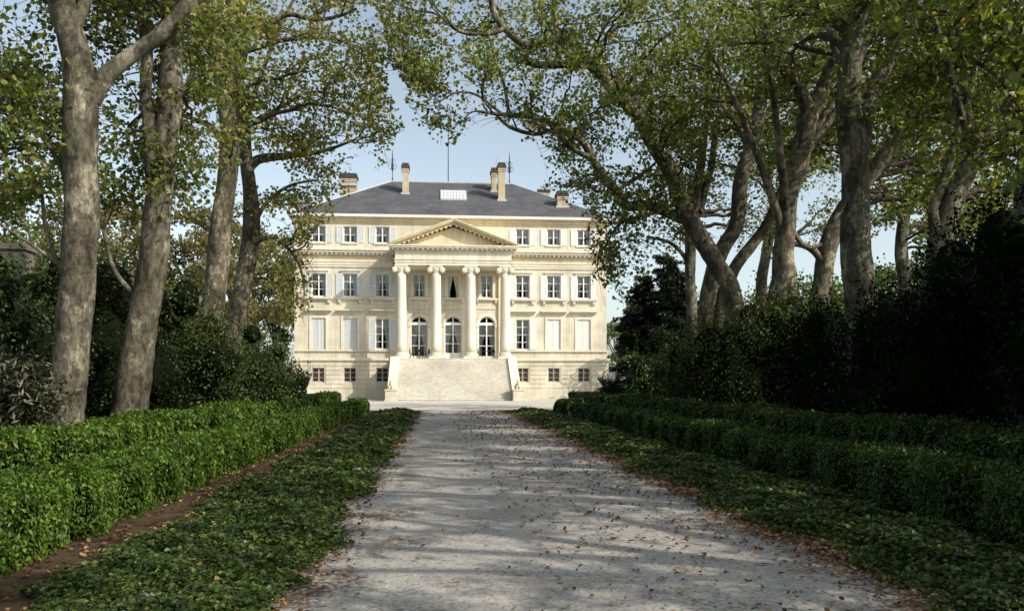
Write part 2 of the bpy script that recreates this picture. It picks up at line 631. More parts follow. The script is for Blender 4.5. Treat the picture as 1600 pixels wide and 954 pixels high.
cd = bpy.data.cameras.new('camera')
cd.sensor_width = 36
cd.lens = F / 1600 * 36
cd.shift_y = (HY - 477) / 1600
cd.clip_end = 3000
co = bpy.data.objects.new('camera', cd)
co.location = tuple(CAM)
co.rotation_euler = (math.pi / 2, 0, -YAW)
col.objects.link(co)
scene.camera = co
scene.view_settings.view_transform = 'Standard'
scene.view_settings.look = 'None'
scene.cycles.use_denoising = True
scene.cycles.max_bounces = 8
scene.cycles.transparent_max_bounces = 12
scene.cycles.sample_clamp_indirect = 6


# ------------------------------------------------------------------ ground
def ground_mat():
    m, nt, out = new_mat('woodland floor')
    v = coords(nt)
    r = ramp(nt, [(0.3, (0.03, 0.026, 0.014)), (0.5, (0.05, 0.042, 0.022)), (0.7, (0.035, 0.05, 0.018))])
    nt.links.new(noise(nt, v, 0.5, 6, 0.7), r.inputs[0])
    n2 = noise(nt, v, 22, 5, 0.75)
    r2 = ramp(nt, [(0.3, (0.5, 0.5, 0.5)), (0.7, (1.4, 1.35, 1.3))])
    nt.links.new(n2, r2.inputs[0])
    principled(nt, out, mixc(nt, 1.0, r.outputs[0], r2.outputs[0], 'MULTIPLY'), 0.95, bump(nt, n2, 0.6, 0.03), 0.1)
    return m


def gravel_mat(name, c, litter=True, track=True):
    m, nt, out = new_mat(name)
    v = coords(nt)
    n1 = noise(nt, v, 0.8, 5, 0.6)
    r1 = ramp(nt, [(0.3, tuple(x * 0.76 for x in c)), (0.7, tuple(x * 1.1 for x in c))])
    nt.links.new(n1, r1.inputs[0])
    vo = N(nt, 'ShaderNodeTexVoronoi')
    vo.inputs['Scale'].default_value = 55
    nt.links.new(v, vo.inputs['Vector'])
    sp = N(nt, 'ShaderNodeSeparateColor')
    nt.links.new(vo.outputs['Color'], sp.inputs[0])
    r2 = ramp(nt, [(0.0, (0.62, 0.61, 0.6)), (0.25, (0.9, 0.9, 0.9)), (0.8, (1.05, 1.05, 1.05)), (1.0, (1.18, 1.17, 1.14))])
    nt.links.new(sp.outputs[0], r2.inputs[0])
    cc = mixc(nt, 1.0, r1.outputs[0], r2.outputs[0], 'MULTIPLY')
    n3 = noise(nt, v, 14, 5, 0.75)
    r3 = ramp(nt, [(0.34, (0.6, 0.585, 0.57)), (0.52, (1.06, 1.06, 1.06))])
    nt.links.new(n3, r3.inputs[0])
    cc = mixc(nt, 1.0, cc, r3.outputs[0], 'MULTIPLY')
    if litter:
        # crumbs of dirt that gather along the edges and in wheel tracks
        s = N(nt, 'ShaderNodeSeparateXYZ')
        tc = N(nt, 'ShaderNodeTexCoord')
        nt.links.new(tc.outputs['Object'], s.inputs[0])
        ab = N(nt, 'ShaderNodeMath', operation='ABSOLUTE')
        nt.links.new(s.outputs['X'], ab.inputs[0])
        ed = N(nt, 'ShaderNodeMapRange')
        ed.inputs['From Min'].default_value = 1.2
        ed.inputs['From Max'].default_value = 2.6
        ed.inputs['To Max'].default_value = 0.185
        nt.links.new(ab.outputs[0], ed.inputs[0])
        big = noise(nt, v, 0.9, 4, 0.6)
        mb = N(nt, 'ShaderNodeMapRange')
        mb.inputs['From Min'].default_value = 0.42
        mb.inputs['From Max'].default_value = 0.7
        mb.inputs['To Max'].default_value = 0.19
        nt.links.new(big, mb.inputs[0])
        sm = N(nt, 'ShaderNodeMath', operation='ADD')
        nt.links.new(ed.outputs[0], sm.inputs[0])
        nt.links.new(mb.outputs[0], sm.inputs[1])
        # faint seam down the middle of the drive
        sh = N(nt, 'ShaderNodeMath', operation='ADD')
        sh.inputs[1].default_value = -0.02
        wob = noise(nt, coords(nt, (0.01, 0.5, 1)), 1.0, 3)
        wm = N(nt, 'ShaderNodeMath', operation='MULTIPLY_ADD')
        wm.inputs[1].default_value = 0.5
        nt.links.new(wob, wm.inputs[0])
        nt.links.new(s.outputs['X'], wm.inputs[2])
        nt.links.new(wm.outputs[0], sh.inputs[0])
        a2 = N(nt, 'ShaderNodeMath', operation='ABSOLUTE')
        nt.links.new(sh.outputs[0], a2.inputs[0])
        se = N(nt, 'ShaderNodeMapRange')
        se.inputs['From Min'].default_value = 0.06
        se.inputs['From Max'].default_value = 0.0
        se.inputs['To Max'].default_value = 0.12
        nt.links.new(a2.outputs[0], se.inputs[0])
        s2 = N(nt, 'ShaderNodeMath', operation='ADD')
        nt.links.new(sm.outputs[0], s2.inputs[0])
        nt.links.new(se.outputs[0], s2.inputs[1])
        fine = noise(nt, v, 17, 6, 0.8)
        th = N(nt, 'ShaderNodeMath', operation='ADD')
        nt.links.new(fine, th.inputs[0])
        nt.links.new(s2.outputs[0], th.inputs[1])
        rt = ramp(nt, [(0.68, (0, 0, 0)), (0.76, (1, 1, 1))])
        nt.links.new(th.outputs[0], rt.inputs[0])
        cc = mixc(nt, rt.outputs[0], cc, (0.105, 0.074, 0.048))
    principled(nt, out, cc, 0.92, bump(nt, vo.outputs['Distance'], 0.3, 0.008), 0.15)
    return m


def soil_mat():
    m, nt, out = new_mat('bare brown soil')
    v = coords(nt)
    r = ramp(nt, [(0.3, (0.045, 0.030, 0.018)), (0.55, (0.09, 0.060, 0.037)), (0.75, (0.15, 0.105, 0.068))])
    nt.links.new(noise(nt, v, 2.5, 6, 0.75), r.inputs[0])
    n2 = noise(nt, v, 30, 5, 0.8)
    r2 = ramp(nt, [(0.3, (0.5, 0.5, 0.5)), (0.7, (1.35, 1.35, 1.35))])
    nt.links.new(n2, r2.inputs[0])
    principled(nt, out, mixc(nt, 1.0, r.outputs[0], r2.outputs[0], 'MULTIPLY'), 0.95, bump(nt, n2, 0.8, 0.03), 0.1)
    return m


def sheet(name, x0, x1, y0, y1, z, mat, nx=1, ny=1, rag=0.0):
    xs, ys = np.linspace(x0, x1, nx + 1), np.linspace(y0, y1, ny + 1)
    v, f = [], []
    for j, y in enumerate(ys):
        for i, x in enumerate(xs):
            dx = 0.0
            if rag and i in (0, nx):
                dx = rag * (math.sin(y * 1.7 + x) + 0.6 * math.sin(y * 4.3 + 2 * x) + 0.4 * math.sin(y * 9.1))
            v.append((x + dx, y, z))
    for j in range(ny):
        for i in range(nx):
            a = j * (nx + 1) + i
            f.append((a, a + 1, a + nx + 2, a + nx + 1))
    o = MB().add(v, f).build(name, mat)
    return tag(o, kind='structure')


sheet('ground', -900, 900, -300, 1800, 0.0, ground_mat())
M['gravel'] = gravel_mat('grey drive gravel', (0.385, 0.36, 0.322))
M['forecourt'] = gravel_mat('pale forecourt gravel', (0.55, 0.52, 0.45), litter=False)
sheet('drive', -2.85, 3.0, -14, 48.5, 0.008, M['gravel'], 6, 220, 0.05)
sheet('forecourt', -24, 24, 48.0, 110, 0.004, M['forecourt'])
sheet('soil_strip', -5.6, -2.6, -14, 47.0, 0.004, soil_mat(), 2, 120, 0.05)
M['soil'] = bpy.data.materials['bare brown soil']
sheet('soil_strip', 2.9, 5.6, -14, 47.0, 0.004, M['soil'], 2, 120, 0.05)

# ------------------------------------------------------------------ the chateau (local: x right, y back, z up)
CY = 79.0
chateau = empty('chateau', (0.0, CY, 0.0))
tag(chateau, 'cream stone chateau with columned portico, broad steps and slate roof beyond the drive', 'chateau')
HW, DEP, ZT = 14.75, 20.0, 16.95
BAYS = (6.63, 9.62, 12.53)
PB = 3.19
FLOOR = 3.68


def wall_panel(mb, x0, x1, z0, z1, y, holes, depth=0.34):
    """front wall at y facing -y with recessed openings; holes = (x0, x1, z0, z1, arched)"""
    xs = sorted({x0, x1} | {h[0] for h in holes} | {h[1] for h in holes})
    zs = sorted({z0, z1} | {h[2] for h in holes} | {h[3] for h in holes})
    for i in range(len(xs) - 1):
        for j in range(len(zs) - 1):
            cx, cz = (xs[i] + xs[i + 1]) / 2, (zs[j] + zs[j + 1]) / 2
            if any(h[0] < cx < h[1] and h[2] < cz < h[3] for h in holes):
                continue
            mb.add([(xs[i], y, zs[j]), (xs[i + 1], y, zs[j]), (xs[i + 1], y, zs[j + 1]), (xs[i], y, zs[j + 1])], [(0, 1, 2, 3)])
    for hx0, hx1, hz0, hz1, arched in holes:
        yb = y + depth
        if not arched:
            ring = [(hx0, hz0), (hx1, hz0), (hx1, hz1), (hx0, hz1)]
        else:
            r = (hx1 - hx0) / 2
            cx, zc = (hx0 + hx1) / 2, hz1 - r
            arc = [(cx + r * math.cos(t), zc + r * math.sin(t)) for t in np.linspace(0, math.pi, 17)]
            ring = [(hx0, hz0), (hx1, hz0)] + arc
            half = len(arc) // 2
            mb.add([(hx1, y, hz1)] + [(p[0], y, p[1]) for p in arc[:half + 1]], [tuple([0] + list(range(half + 1, 0, -1)))])
            mb.add([(hx0, y, hz1)] + [(p[0], y, p[1]) for p in arc[half:]], [tuple([0] + list(range(len(arc) - half, 0, -1)))])
        n = len(ring)
        v = [(p[0], y, p[1]) for p in ring] + [(p[0], yb, p[1]) for p in ring]
        mb.add(v, [(i, n + i, n + (i + 1) % n, (i + 1) % n) for i in range(n)])


W1, A1 = 1.30, 1.30      # opening widths, ground / first floor and attic
Z_B = (1.52, 2.88)       # basement windows
Z_G = (4.62, 7.48)       # ground floor
Z_F = (9.52, 11.68)      # first floor
Z_A = (14.58, 16.12)     # attic
holes = []
for s in (-1, 1):
    for b in BAYS:
        x = s * b
        holes.append((x - 0.56, x + 0.56, *Z_B, False))
        holes.append((x - W1 / 2, x + W1 / 2, *Z_G, False))
        holes.append((x - W1 / 2, x + W1 / 2, *Z_F, False))
        holes.append((x - 0.63, x + 0.63, *Z_A, False))
for x in (-PB, 0, PB):
    holes.append((x - 0.56, x + 0.56, Z_F[0], Z_F[1], False))
    holes.append((x - 0.80, x + 0.80, FLOOR + 0.004, 7.72, True))
wall = MB()
wall_panel(wall, -HW, HW, 3.72, ZT, 0.0, [h for h in holes if h[2] > 3.6])
wall.box(-HW, -HW + 0.4, 0.34, DEP, 3.72, ZT - 0.01)
wall.box(HW - 0.4, HW, 0.34, DEP, 3.72, ZT - 0.01)
wall.box(-HW, HW, DEP - 0.4, DEP, 0, ZT - 0.02)
# corner returns that close the shell in front of the side walls
wall.add([(-HW, 0, 3.72), (-HW, 0.34, 3.72), (-HW, 0.34, ZT), (-HW, 0, ZT)], [(0, 1, 2, 3)])
wall.add([(HW, 0, 3.72), (HW, 0.34, 3.72), (HW, 0.34, ZT), (HW, 0, ZT)], [(3, 2, 1, 0)])
wall.build('wall', M['stone'], chateau)

base = MB()
wall_panel(base, -HW - 0.12, HW + 0.12, 0.0, 3.72, -0.12, [h for h in holes if h[2] < 3.6], 0.46)
base.box(-HW - 0.12, -HW + 0.3, 0.34, DEP, 0, 3.71)
base.box(HW - 0.3, HW + 0.12, 0.34, DEP, 0, 3.71)
base.add([(-HW - .12, -.12, 0), (-HW - .12, 0.34, 0), (-HW - .12, 0.34, 3.72), (-HW - .12, -.12, 3.72)], [(0, 1, 2, 3)])
base.add([(HW + .12, -.12, 0), (HW + .12, 0.34, 0), (HW + .12, 0.34, 3.72), (HW + .12, -.12, 3.72)], [(3, 2, 1, 0)])
# rusticated courses standing proud of the plinth, cut around the windows
zc = 0.98
while zc < 3.3:
    for s in (-1, 1):
        edges = [5.70] + [e for b in BAYS for e in (b - 0.68, b + 0.68)] + [HW + 0.16]
        z1 = min(zc + 0.37, 3.40)
        if z1 > Z_B[0] - 0.1 and zc < Z_B[1] + 0.1:
            segs = [(edges[k], edges[k + 1]) for k in range(0, len(edges), 2)]
        else:
            segs = [(edges[0], edges[-1])]
        for a, b in segs:
            x0, x1 = (a, b) if s > 0 else (-b, -a)
            base.box(x0, x1, -0.165, -0.117, zc, z1)
    zc += 0.42
base.box(-HW - 0.2, -5.70, -0.22, -0.118, 0, 0.93)
base.box(5.70, HW + 0.2, -0.22, -0.118, 0, 0.93)
base.build('plinth', M['stone_low'], chateau)

# added near-black shell, its colour stands for the unlit rooms behind the panes
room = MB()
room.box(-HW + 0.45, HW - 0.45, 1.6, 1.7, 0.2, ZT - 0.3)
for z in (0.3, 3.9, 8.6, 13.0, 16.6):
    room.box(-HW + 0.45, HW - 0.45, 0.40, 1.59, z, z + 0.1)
room.build('dark_shell', M['room'], chateau)


def band(name, z0, z1, proj, mat, x0=-HW, x1=HW, extra=None, y0=0.0, gaps=None):
    segs = gaps or [(x0 - proj, x1 + proj)]
    for a, b in segs:
        mb = MB()
        mb.box(a, b, y0 - proj, y0 - 0.002, z0, z1)
        if extra:
            for (za, zb, p) in extra:
                mb.box(a, b, y0 - p, y0 - 0.003, za, zb)
        mb.build(name, mat, chateau)


sideL, sideR = (-HW - 0.3, -5.72), (5.72, HW + 0.3)
band('string_course', 3.56, 3.80, 0.32, M['stone_plain'], extra=[(3.42, 3.555, 0.2)], gaps=[sideL, sideR])
band('string_course', 4.42, 4.56, 0.16, M['stone_plain'], gaps=[(-HW - 0.1, -4.9), (4.9, HW + 0.1)])
band('string_course', 8.46, 8.58, 0.07, M['stone_plain'], gaps=[(-4.18, 4.18)])
# side returns of the two string courses
for s in (-1, 1):
    ret = MB()
    x0, x1 = (HW + 0.001, HW + 0.3) if s > 0 else (-HW - 0.3, -HW - 0.001)
    ret.box(x0, x1, 0.0, DEP, 3.56, 3.80)
    x0, x1 = (HW + 0.001, HW + 0.1) if s > 0 else (-HW - 0.1, -HW - 0.001)
    ret.box(x0, x1, 0.0, DEP, 4.42, 4.56)
    ret.build('string_course', M['stone_plain'], chateau)

# entablature along the wings: architrave, plain frieze, dentils, cornice
for q in (-1, 1):
    CORN = MB()
    a, b = (5.62, HW + 0.1) if q > 0 else (-HW - 0.1, -5.62)
    CORN.box(a, b, -0.10, -0.002, 12.30, 12.50)
    CORN.box(a, b, -0.15, -0.003, 12.505, 12.74)
    CORN.box(a, b, -0.21, -0.004, 12.745, 12.83)
    CORN.box(a, b, -0.16, -0.002, 13.40, 13.48)
    CORN.box(a, b, -0.20, -0.003, 13.485, 13.60)
    CORN.box(a, b, -0.52, -0.004, 13.605, 13.80)
    CORN.box(a, b, -0.64, -0.005, 13.805, 14.00)
    x = a + 0.12
    while x < b - 0.2:
        CORN.box(x, x + 0.20, -0.42, -0.201, 13.44, 13.60)
        x += 0.42
    x0, x1 = (HW + 0.101, HW + 0.42) if q > 0 else (-HW - 0.42, -HW - 0.101)
    CORN.box(x0, x1, -0.645, DEP + 0.4, 13.608, 14.003)
    CORN.build('cornice', M['stone_plain'], chateau)
    fr = MB()
    a, b = (5.62, HW + 0.06) if q > 0 else (-HW - 0.06, -5.62)
    fr.box(a, b, -0.06, -0.001, 12.835, 13.395)
    fr.build('frieze', M['stone_warm'], chateau)
ec = MB()
ec.box(-HW - 0.1, HW + 0.1, -0.08, -0.002, 16.40, 16.58)
ec.box(-HW - 0.2, HW + 0.2, -0.22, DEP + 0.2, 16.585, 16.78)
ec.box(-HW - 0.32, HW + 0.32, -0.36, DEP + 0.32, 16.785, 16.94)
ec.build('eaves_cornice', M['stone_warm'], chateau)
gt = MB()
gt.box(-HW - 0.52, HW + 0.52, -0.58, DEP + 0.52, 16.945, 17.20)
gt.build('gutter', M['gutter'], chateau)

# roof
RZ, RX, RY = 22.75, 6.35, DEP / 2
E = 0.42
roof = MB()
roof.add([(-HW - E, -E, 17.205), (HW + E, -E, 17.205), (HW + E, DEP + E, 17.205), (-HW - E, DEP + E, 17.205),
          (-RX, RY, RZ), (RX, RY, RZ)],
         [(0, 1, 5, 4), (1, 2, 5), (2, 3, 4, 5), (3, 0, 4), (3, 2, 1, 0)])
roof_o = roof.build('roof', M['slate'], chateau)
fl = MB()
fl.tube([(-RX, RY, RZ), (RX, RY, RZ)], [0.13, 0.13], 6)
for sx in (-1, 1):
    fl.tube([(sx * (HW + E), -E, 17.21), (sx * RX, RY, RZ)], [0.09, 0.09], 6)
fl.build('ridge_flashing', M['zinc'], roof_o)
slope = (RZ - 17.205) / (RY + E)


def roof_z(y):
    return 17.205 + slope * (y + E)


def chimney(name, x0, x1, y0, y1, zb, zt, flare=True, label=None):
    mb = MB()
    mb.box(x0, x1, y0, y1, zb, zt - 0.72)
    mb.box(x0 - 0.05, x1 + 0.05, y0 - 0.05, y1 + 0.05, zt - 0.9, zt - 0.78)
    mb.box(x0 - 0.04, x1 + 0.04, y0 - 0.04, y1 + 0.04, zt - 0.715, zt - 0.5)
    c = mb.build('chimney', M['chimney'], roof_o)
    if label:
        c['label'] = label
    k = MB()
    k.box(x0 - 0.12, x1 + 0.12, y0 - 0.12, y1 + 0.12, zt - 0.495, zt - 0.22)
    k.box(x0 - 0.03, x1 + 0.03, y0 - 0.03, y1 + 0.03, zt - 0.215, zt)
    k.build('chimney_cap', M['cap'], roof_o)
    z = MB()
    z.box(x0 - 0.15, x1 + 0.15, y0 - 0.16, y0 - 0.01, roof_z(y0) - 0.12, roof_z(y0) + 0.12)
    z.build('chimney_flashing', M['zinc'], roof_o)


chimney('chimney', -5.02, -4.42, 5.9, 7.1, 19.5, 23.7)
chimney('chimney', 4.62, 5.28, 4.3, 5.5, 19.0, 23.55)
chimney('chimney', 4.12, 4.62, 7.2, 8.4, 20.0, 23.75)
chimney('chimney', 10.35, 11.35, 2.6, 3.8, 18.0, 20.45)
chimney('chimney', -11.6, -9.9, 8.6, 9.8, 18.5, 23.2)
chimney('chimney', 9.2, 10.3, 8.6, 9.8, 18.5, 22.1)

# skylight lying on the slope
sk = MB()
ya, yb = 4.2, 7.0
for (x0, x1, e0, mat_off) in ((-1.15, 1.45, 0.03, 0),):
    y0z, y1z = roof_z(ya) + 0.10, roof_z(yb) + 0.10
    sk.prism_x([(ya, y0z - 0.2), (yb, y1z - 0.2), (yb, y1z), (ya, y0z)], x0, x1)
sko = sk.build('skylight', M['skylight'], roof_o)
sb = MB()
for k in range(9):
    x = -1.15 + 2.6 * k / 8
    sb.prism_x([(ya - .02, roof_z(ya) + 0.06), (yb + .02, roof_z(yb) + 0.06), (yb + .02, roof_z(yb) + 0.14), (ya - .02, roof_z(ya) + 0.14)], x - 0.025, x + 0.025)
for t in (0, 0.33, 0.66, 1):
    y = ya + (yb - ya) * t
    sb.prism_x([(y - .03, roof_z(y) + 0.08), (y + .03, roof_z(y) + 0.10), (y + .03, roof_z(y) + 0.15), (y - .03, roof_z(y) + 0.13)], -1.18, 1.48)
sb.build('skylight_frame', M['zinc'], roof_o)

fp = MB()
fp.tube([(-0.35, RY, RZ), (-0.35, RY, RZ + 7.4)], [0.055, 0.03], 6)
fp.build('flagpole', M['iron'], roof_o)
an = MB()
an.tube([(4.75, RY - 0.4, RZ - 0.2), (4.75, RY - 0.4, RZ + 2.7)], [0.02, 0.012], 5)
an.build('antenna', M['iron'], roof_o)
for x in (-6.25, 6.2):
    wv = MB()
    wv.lathe([(0.03, RZ), (0.09, RZ + 0.2), (0.04, RZ + 0.5), (0.04, RZ + 1.1), (0.1, RZ + 1.25), (0.12, RZ + 1.7), (0.07, RZ + 2.4), (0.02, RZ + 3.4)], x, RY, 8)
    for t in range(4):
        a = t * math.pi / 2 + 0.3
        pts = [(x + r * math.cos(a), RY + r * math.sin(a), RZ + z) for r, z in ((0.05, 1.3), (0.35, 1.35), (0.5, 1.6), (0.35, 1.85), (0.2, 1.7))]
        wv.tube(pts, [0.025] * 5, 5)
        pts = [(x + r * math.cos(a), RY + r * math.sin(a), RZ + z) for r, z in ((0.05, 2.3), (0.25, 2.35), (0.32, 2.15), (0.2, 2.05))]
        wv.tube(pts, [0.02] * 4, 5)
    wv.build('weathervane', M['iron'], roof_o)


# ---- windows: frame part with glass and curtain sub-parts
def drape(x0, x1, z0, z1, y, pinch=0.55):
    """two net curtains drawn aside; each a pleated sheet narrowing downwards"""
    mb = MB()
    w = (x1 - x0) / 2
    for s in (-1, 1):
        v, f = [], []
        nx, nz = 10, 12
        for j in range(nz + 1):
            t = j / nz
            z = z1 - (z1 - z0) * t
            ww = w * (0.98 - pinch * min(1, t / 0.72) ** 1.2 + (0.03 if t > 0.72 else 0))
            for i in range(nx + 1):
                u = i / nx
                xx = (x0 + ww * u) if s < 0 else (x1 - ww * u)
                v.append((xx, y + 0.03 * math.sin(u * 22 + j * 0.2), z))
        for j in range(nz):
            for i in range(nx):
                a = j * (nx + 1) + i
                f.append((a, a + 1, a + nx + 2, a + nx + 1))
        mb.add(v, f)
    return mb


def make_window(x, z0, z1, w, rows, y, curtains=True, bars=False, yf=0.0):
    """casement in an opening w wide from z0 to z1, its frame set back at depth y"""
    o = MB()
    x0, x1 = x - w / 2, x + w / 2
    t = 0.07
    o.box(x0, x0 + t, y, y + 0.07, z0, z1)
    o.box(x1 - t, x1, y, y + 0.07, z0, z1)
    o.box(x0 + t, x1 - t, y + .001, y + 0.069, z1 - t, z1)
    o.box(x0 + t, x1 - t, y + .001, y + 0.069, z0, z0 + t + 0.03)
    o.box(x - 0.055, x + 0.055, y - 0.02, y + 0.06, z0 + t, z1 - t)
    for k in range(1, rows):
        zz = z0 + (z1 - z0) * k / rows
        o.box(x0 + t, x - 0.055, y + 0.01, y + 0.05, zz - 0.022, zz + 0.022)
        o.box(x + 0.055, x1 - t, y + 0.01, y + 0.05, zz - 0.022, zz + 0.022)
    fo = o.build('window', M['white'], chateau)
    g = MB()
    g.add([(x0 + t, y + 0.03, z0 + t), (x1 - t, y + 0.03, z0 + t), (x1 - t, y + 0.03, z1 - t), (x0 + t, y + 0.03, z1 - t)], [(0, 1, 2, 3)])
    g.build('pane', M['glass'], fo)
    if curtains:
        drape(x0 + t, x1 - t, z0 + 0.05, z1 - 0.05, y + 0.16).build('curtain', M['curtain'], fo, True)
    if bars:
        b = MB()
        for k in range(7):
            xx = x0 + w * (k + 0.5) / 7
            b.tube([(xx, y - 0.16, z0), (xx, y - 0.16, z1)], [0.016, 0.016], 5)
        for k in (0.25, 0.5, 0.75):
            zz = z0 + (z1 - z0) * k
            b.box(x0, x1, y - 0.175, y - 0.145, zz - 0.015, zz + 0.015)
        b.build('window_bars', M['bar'], fo)
    return fo


def shutter_mesh(w, h):
    mb = MB()
    t = 0.075
    mb.box(0, t, -0.05, 0, 0, h)
    mb.box(w - t, w, -0.05, 0, 0, h)
    for z in (0, h * 0.47, h - t):
        mb.box(t, w - t, -0.049, -0.001, z, z + t)
    z = t + 0.03
    while z < h - t - 0.04:
        if not (h * 0.47 - 0.05 < z < h * 0.47 + t):
            mb.prism_x([(-0.042, z), (-0.036, z), (-0.008, z + 0.05), (-0.014, z + 0.055)], t, w - t)
        z += 0.06
    mb.box(t, w - t, -0.009, -0.004, t, h - t)
    return mb


def shutters(x, z0, z1, w, mat, closed=False, y=0.0):
    h = z1 - z0
    for s in (-1, 1):
        if closed:
            xs = x - w / 2 + 0.01 if s < 0 else x + 0.008
            o = shutter_mesh(w / 2 - 0.02, h - 0.02)
            so_ = o.build('shutter', mat, chateau)
            so_.location = (xs, y + 0.10, z0 + 0.01)
        else:
            sw = 0.60
            xs = x - w / 2 - sw - 0.03 if s < 0 else x + w / 2 + 0.03
            so_ = shutter_mesh(sw, h).build('shutter', mat, chateau)
            so_.location = (xs, y - 0.02, z0)


for s in (-1, 1):
    for i, b in enumerate(BAYS):
        x = s * b
        make_window(x, *Z_B, 1.12, 3, 0.08, curtains=False, bars=True)
        make_window(x, *Z_F, W1, 3, 0.16)
        make_window(x, *Z_A, 1.26, 2, 0.16)
        mt = M['shutter'] if s < 0 else M['shutter_sunlit']  # left shutters take the shaded copy, right ones the sunlit copy
        shutters(x, *Z_F, W1, mt)
        shutters(x, *Z_A, 1.26, mt)
        if i == 0:
            make_window(x, *Z_G, W1, 4, 0.16)
            shutters(x, *Z_G, W1, mt)
        else:
            shutters(x, *Z_G, W1, mt, closed=True)
        # dressings: moulded surround, hood, bracketed sills
        f = MB()
        if i:
            for a, c, z0, z1 in ((x - 0.86, x - 0.66, 4.57, 7.72), (x + 0.66, x + 0.86, 4.57, 7.72), (x - 0.66, x + 0.66, 7.52, 7.72)):
                f.box(a, c, -0.06, -0.002, z0, z1)
            f.build('window_surround', M['stone_plain'], chateau)
        hd = MB()
        hd.box(x - 1.12, x + 1.12, -0.10, -0.002, 7.98, 8.12)
        hd.prism_x([(-0.003, 8.125), (-0.30, 8.16), (-0.42, 8.22), (-0.42, 8.30), (-0.003, 8.36)], x - 1.24, x + 1.24)
        hd.build('window_hood', M['stone_plain'], chateau)
        hd = MB()
        hd.box(x - 0.82, x + 0.82, -0.06, -0.002, 11.70, 11.84)
        hd.prism_x([(-0.003, 11.845), (-0.14, 11.87), (-0.18, 11.95), (-0.003, 11.99)], x - 0.92, x + 0.92)
        hd.build('window_hood', M['stone_plain'], chateau)
        sl_ = MB()
        sl_.box(x - 1.24, x + 1.24, -0.30, -0.002, 9.30, 9.46)
        sl_.box(x - 1.16, x + 1.16, -0.20, -0.003, 9.20, 9.296)
        for q in (-1, 1):
            sl_.prism_x([(-0.004, 9.195), (-0.24, 9.195), (-0.22, 9.02), (-0.10, 8.86), (-0.004, 8.80)], x + q * 0.95 - 0.11, x + q * 0.95 + 0.11)
        sl_.build('window_sill', M['stone_plain'], chateau)
        sl_ = MB()
        sl_.box(x - 0.78, x + 0.78, -0.12, -0.002, 14.46, 14.56)
        sl_.build('window_sill', M['stone_plain'], chateau)

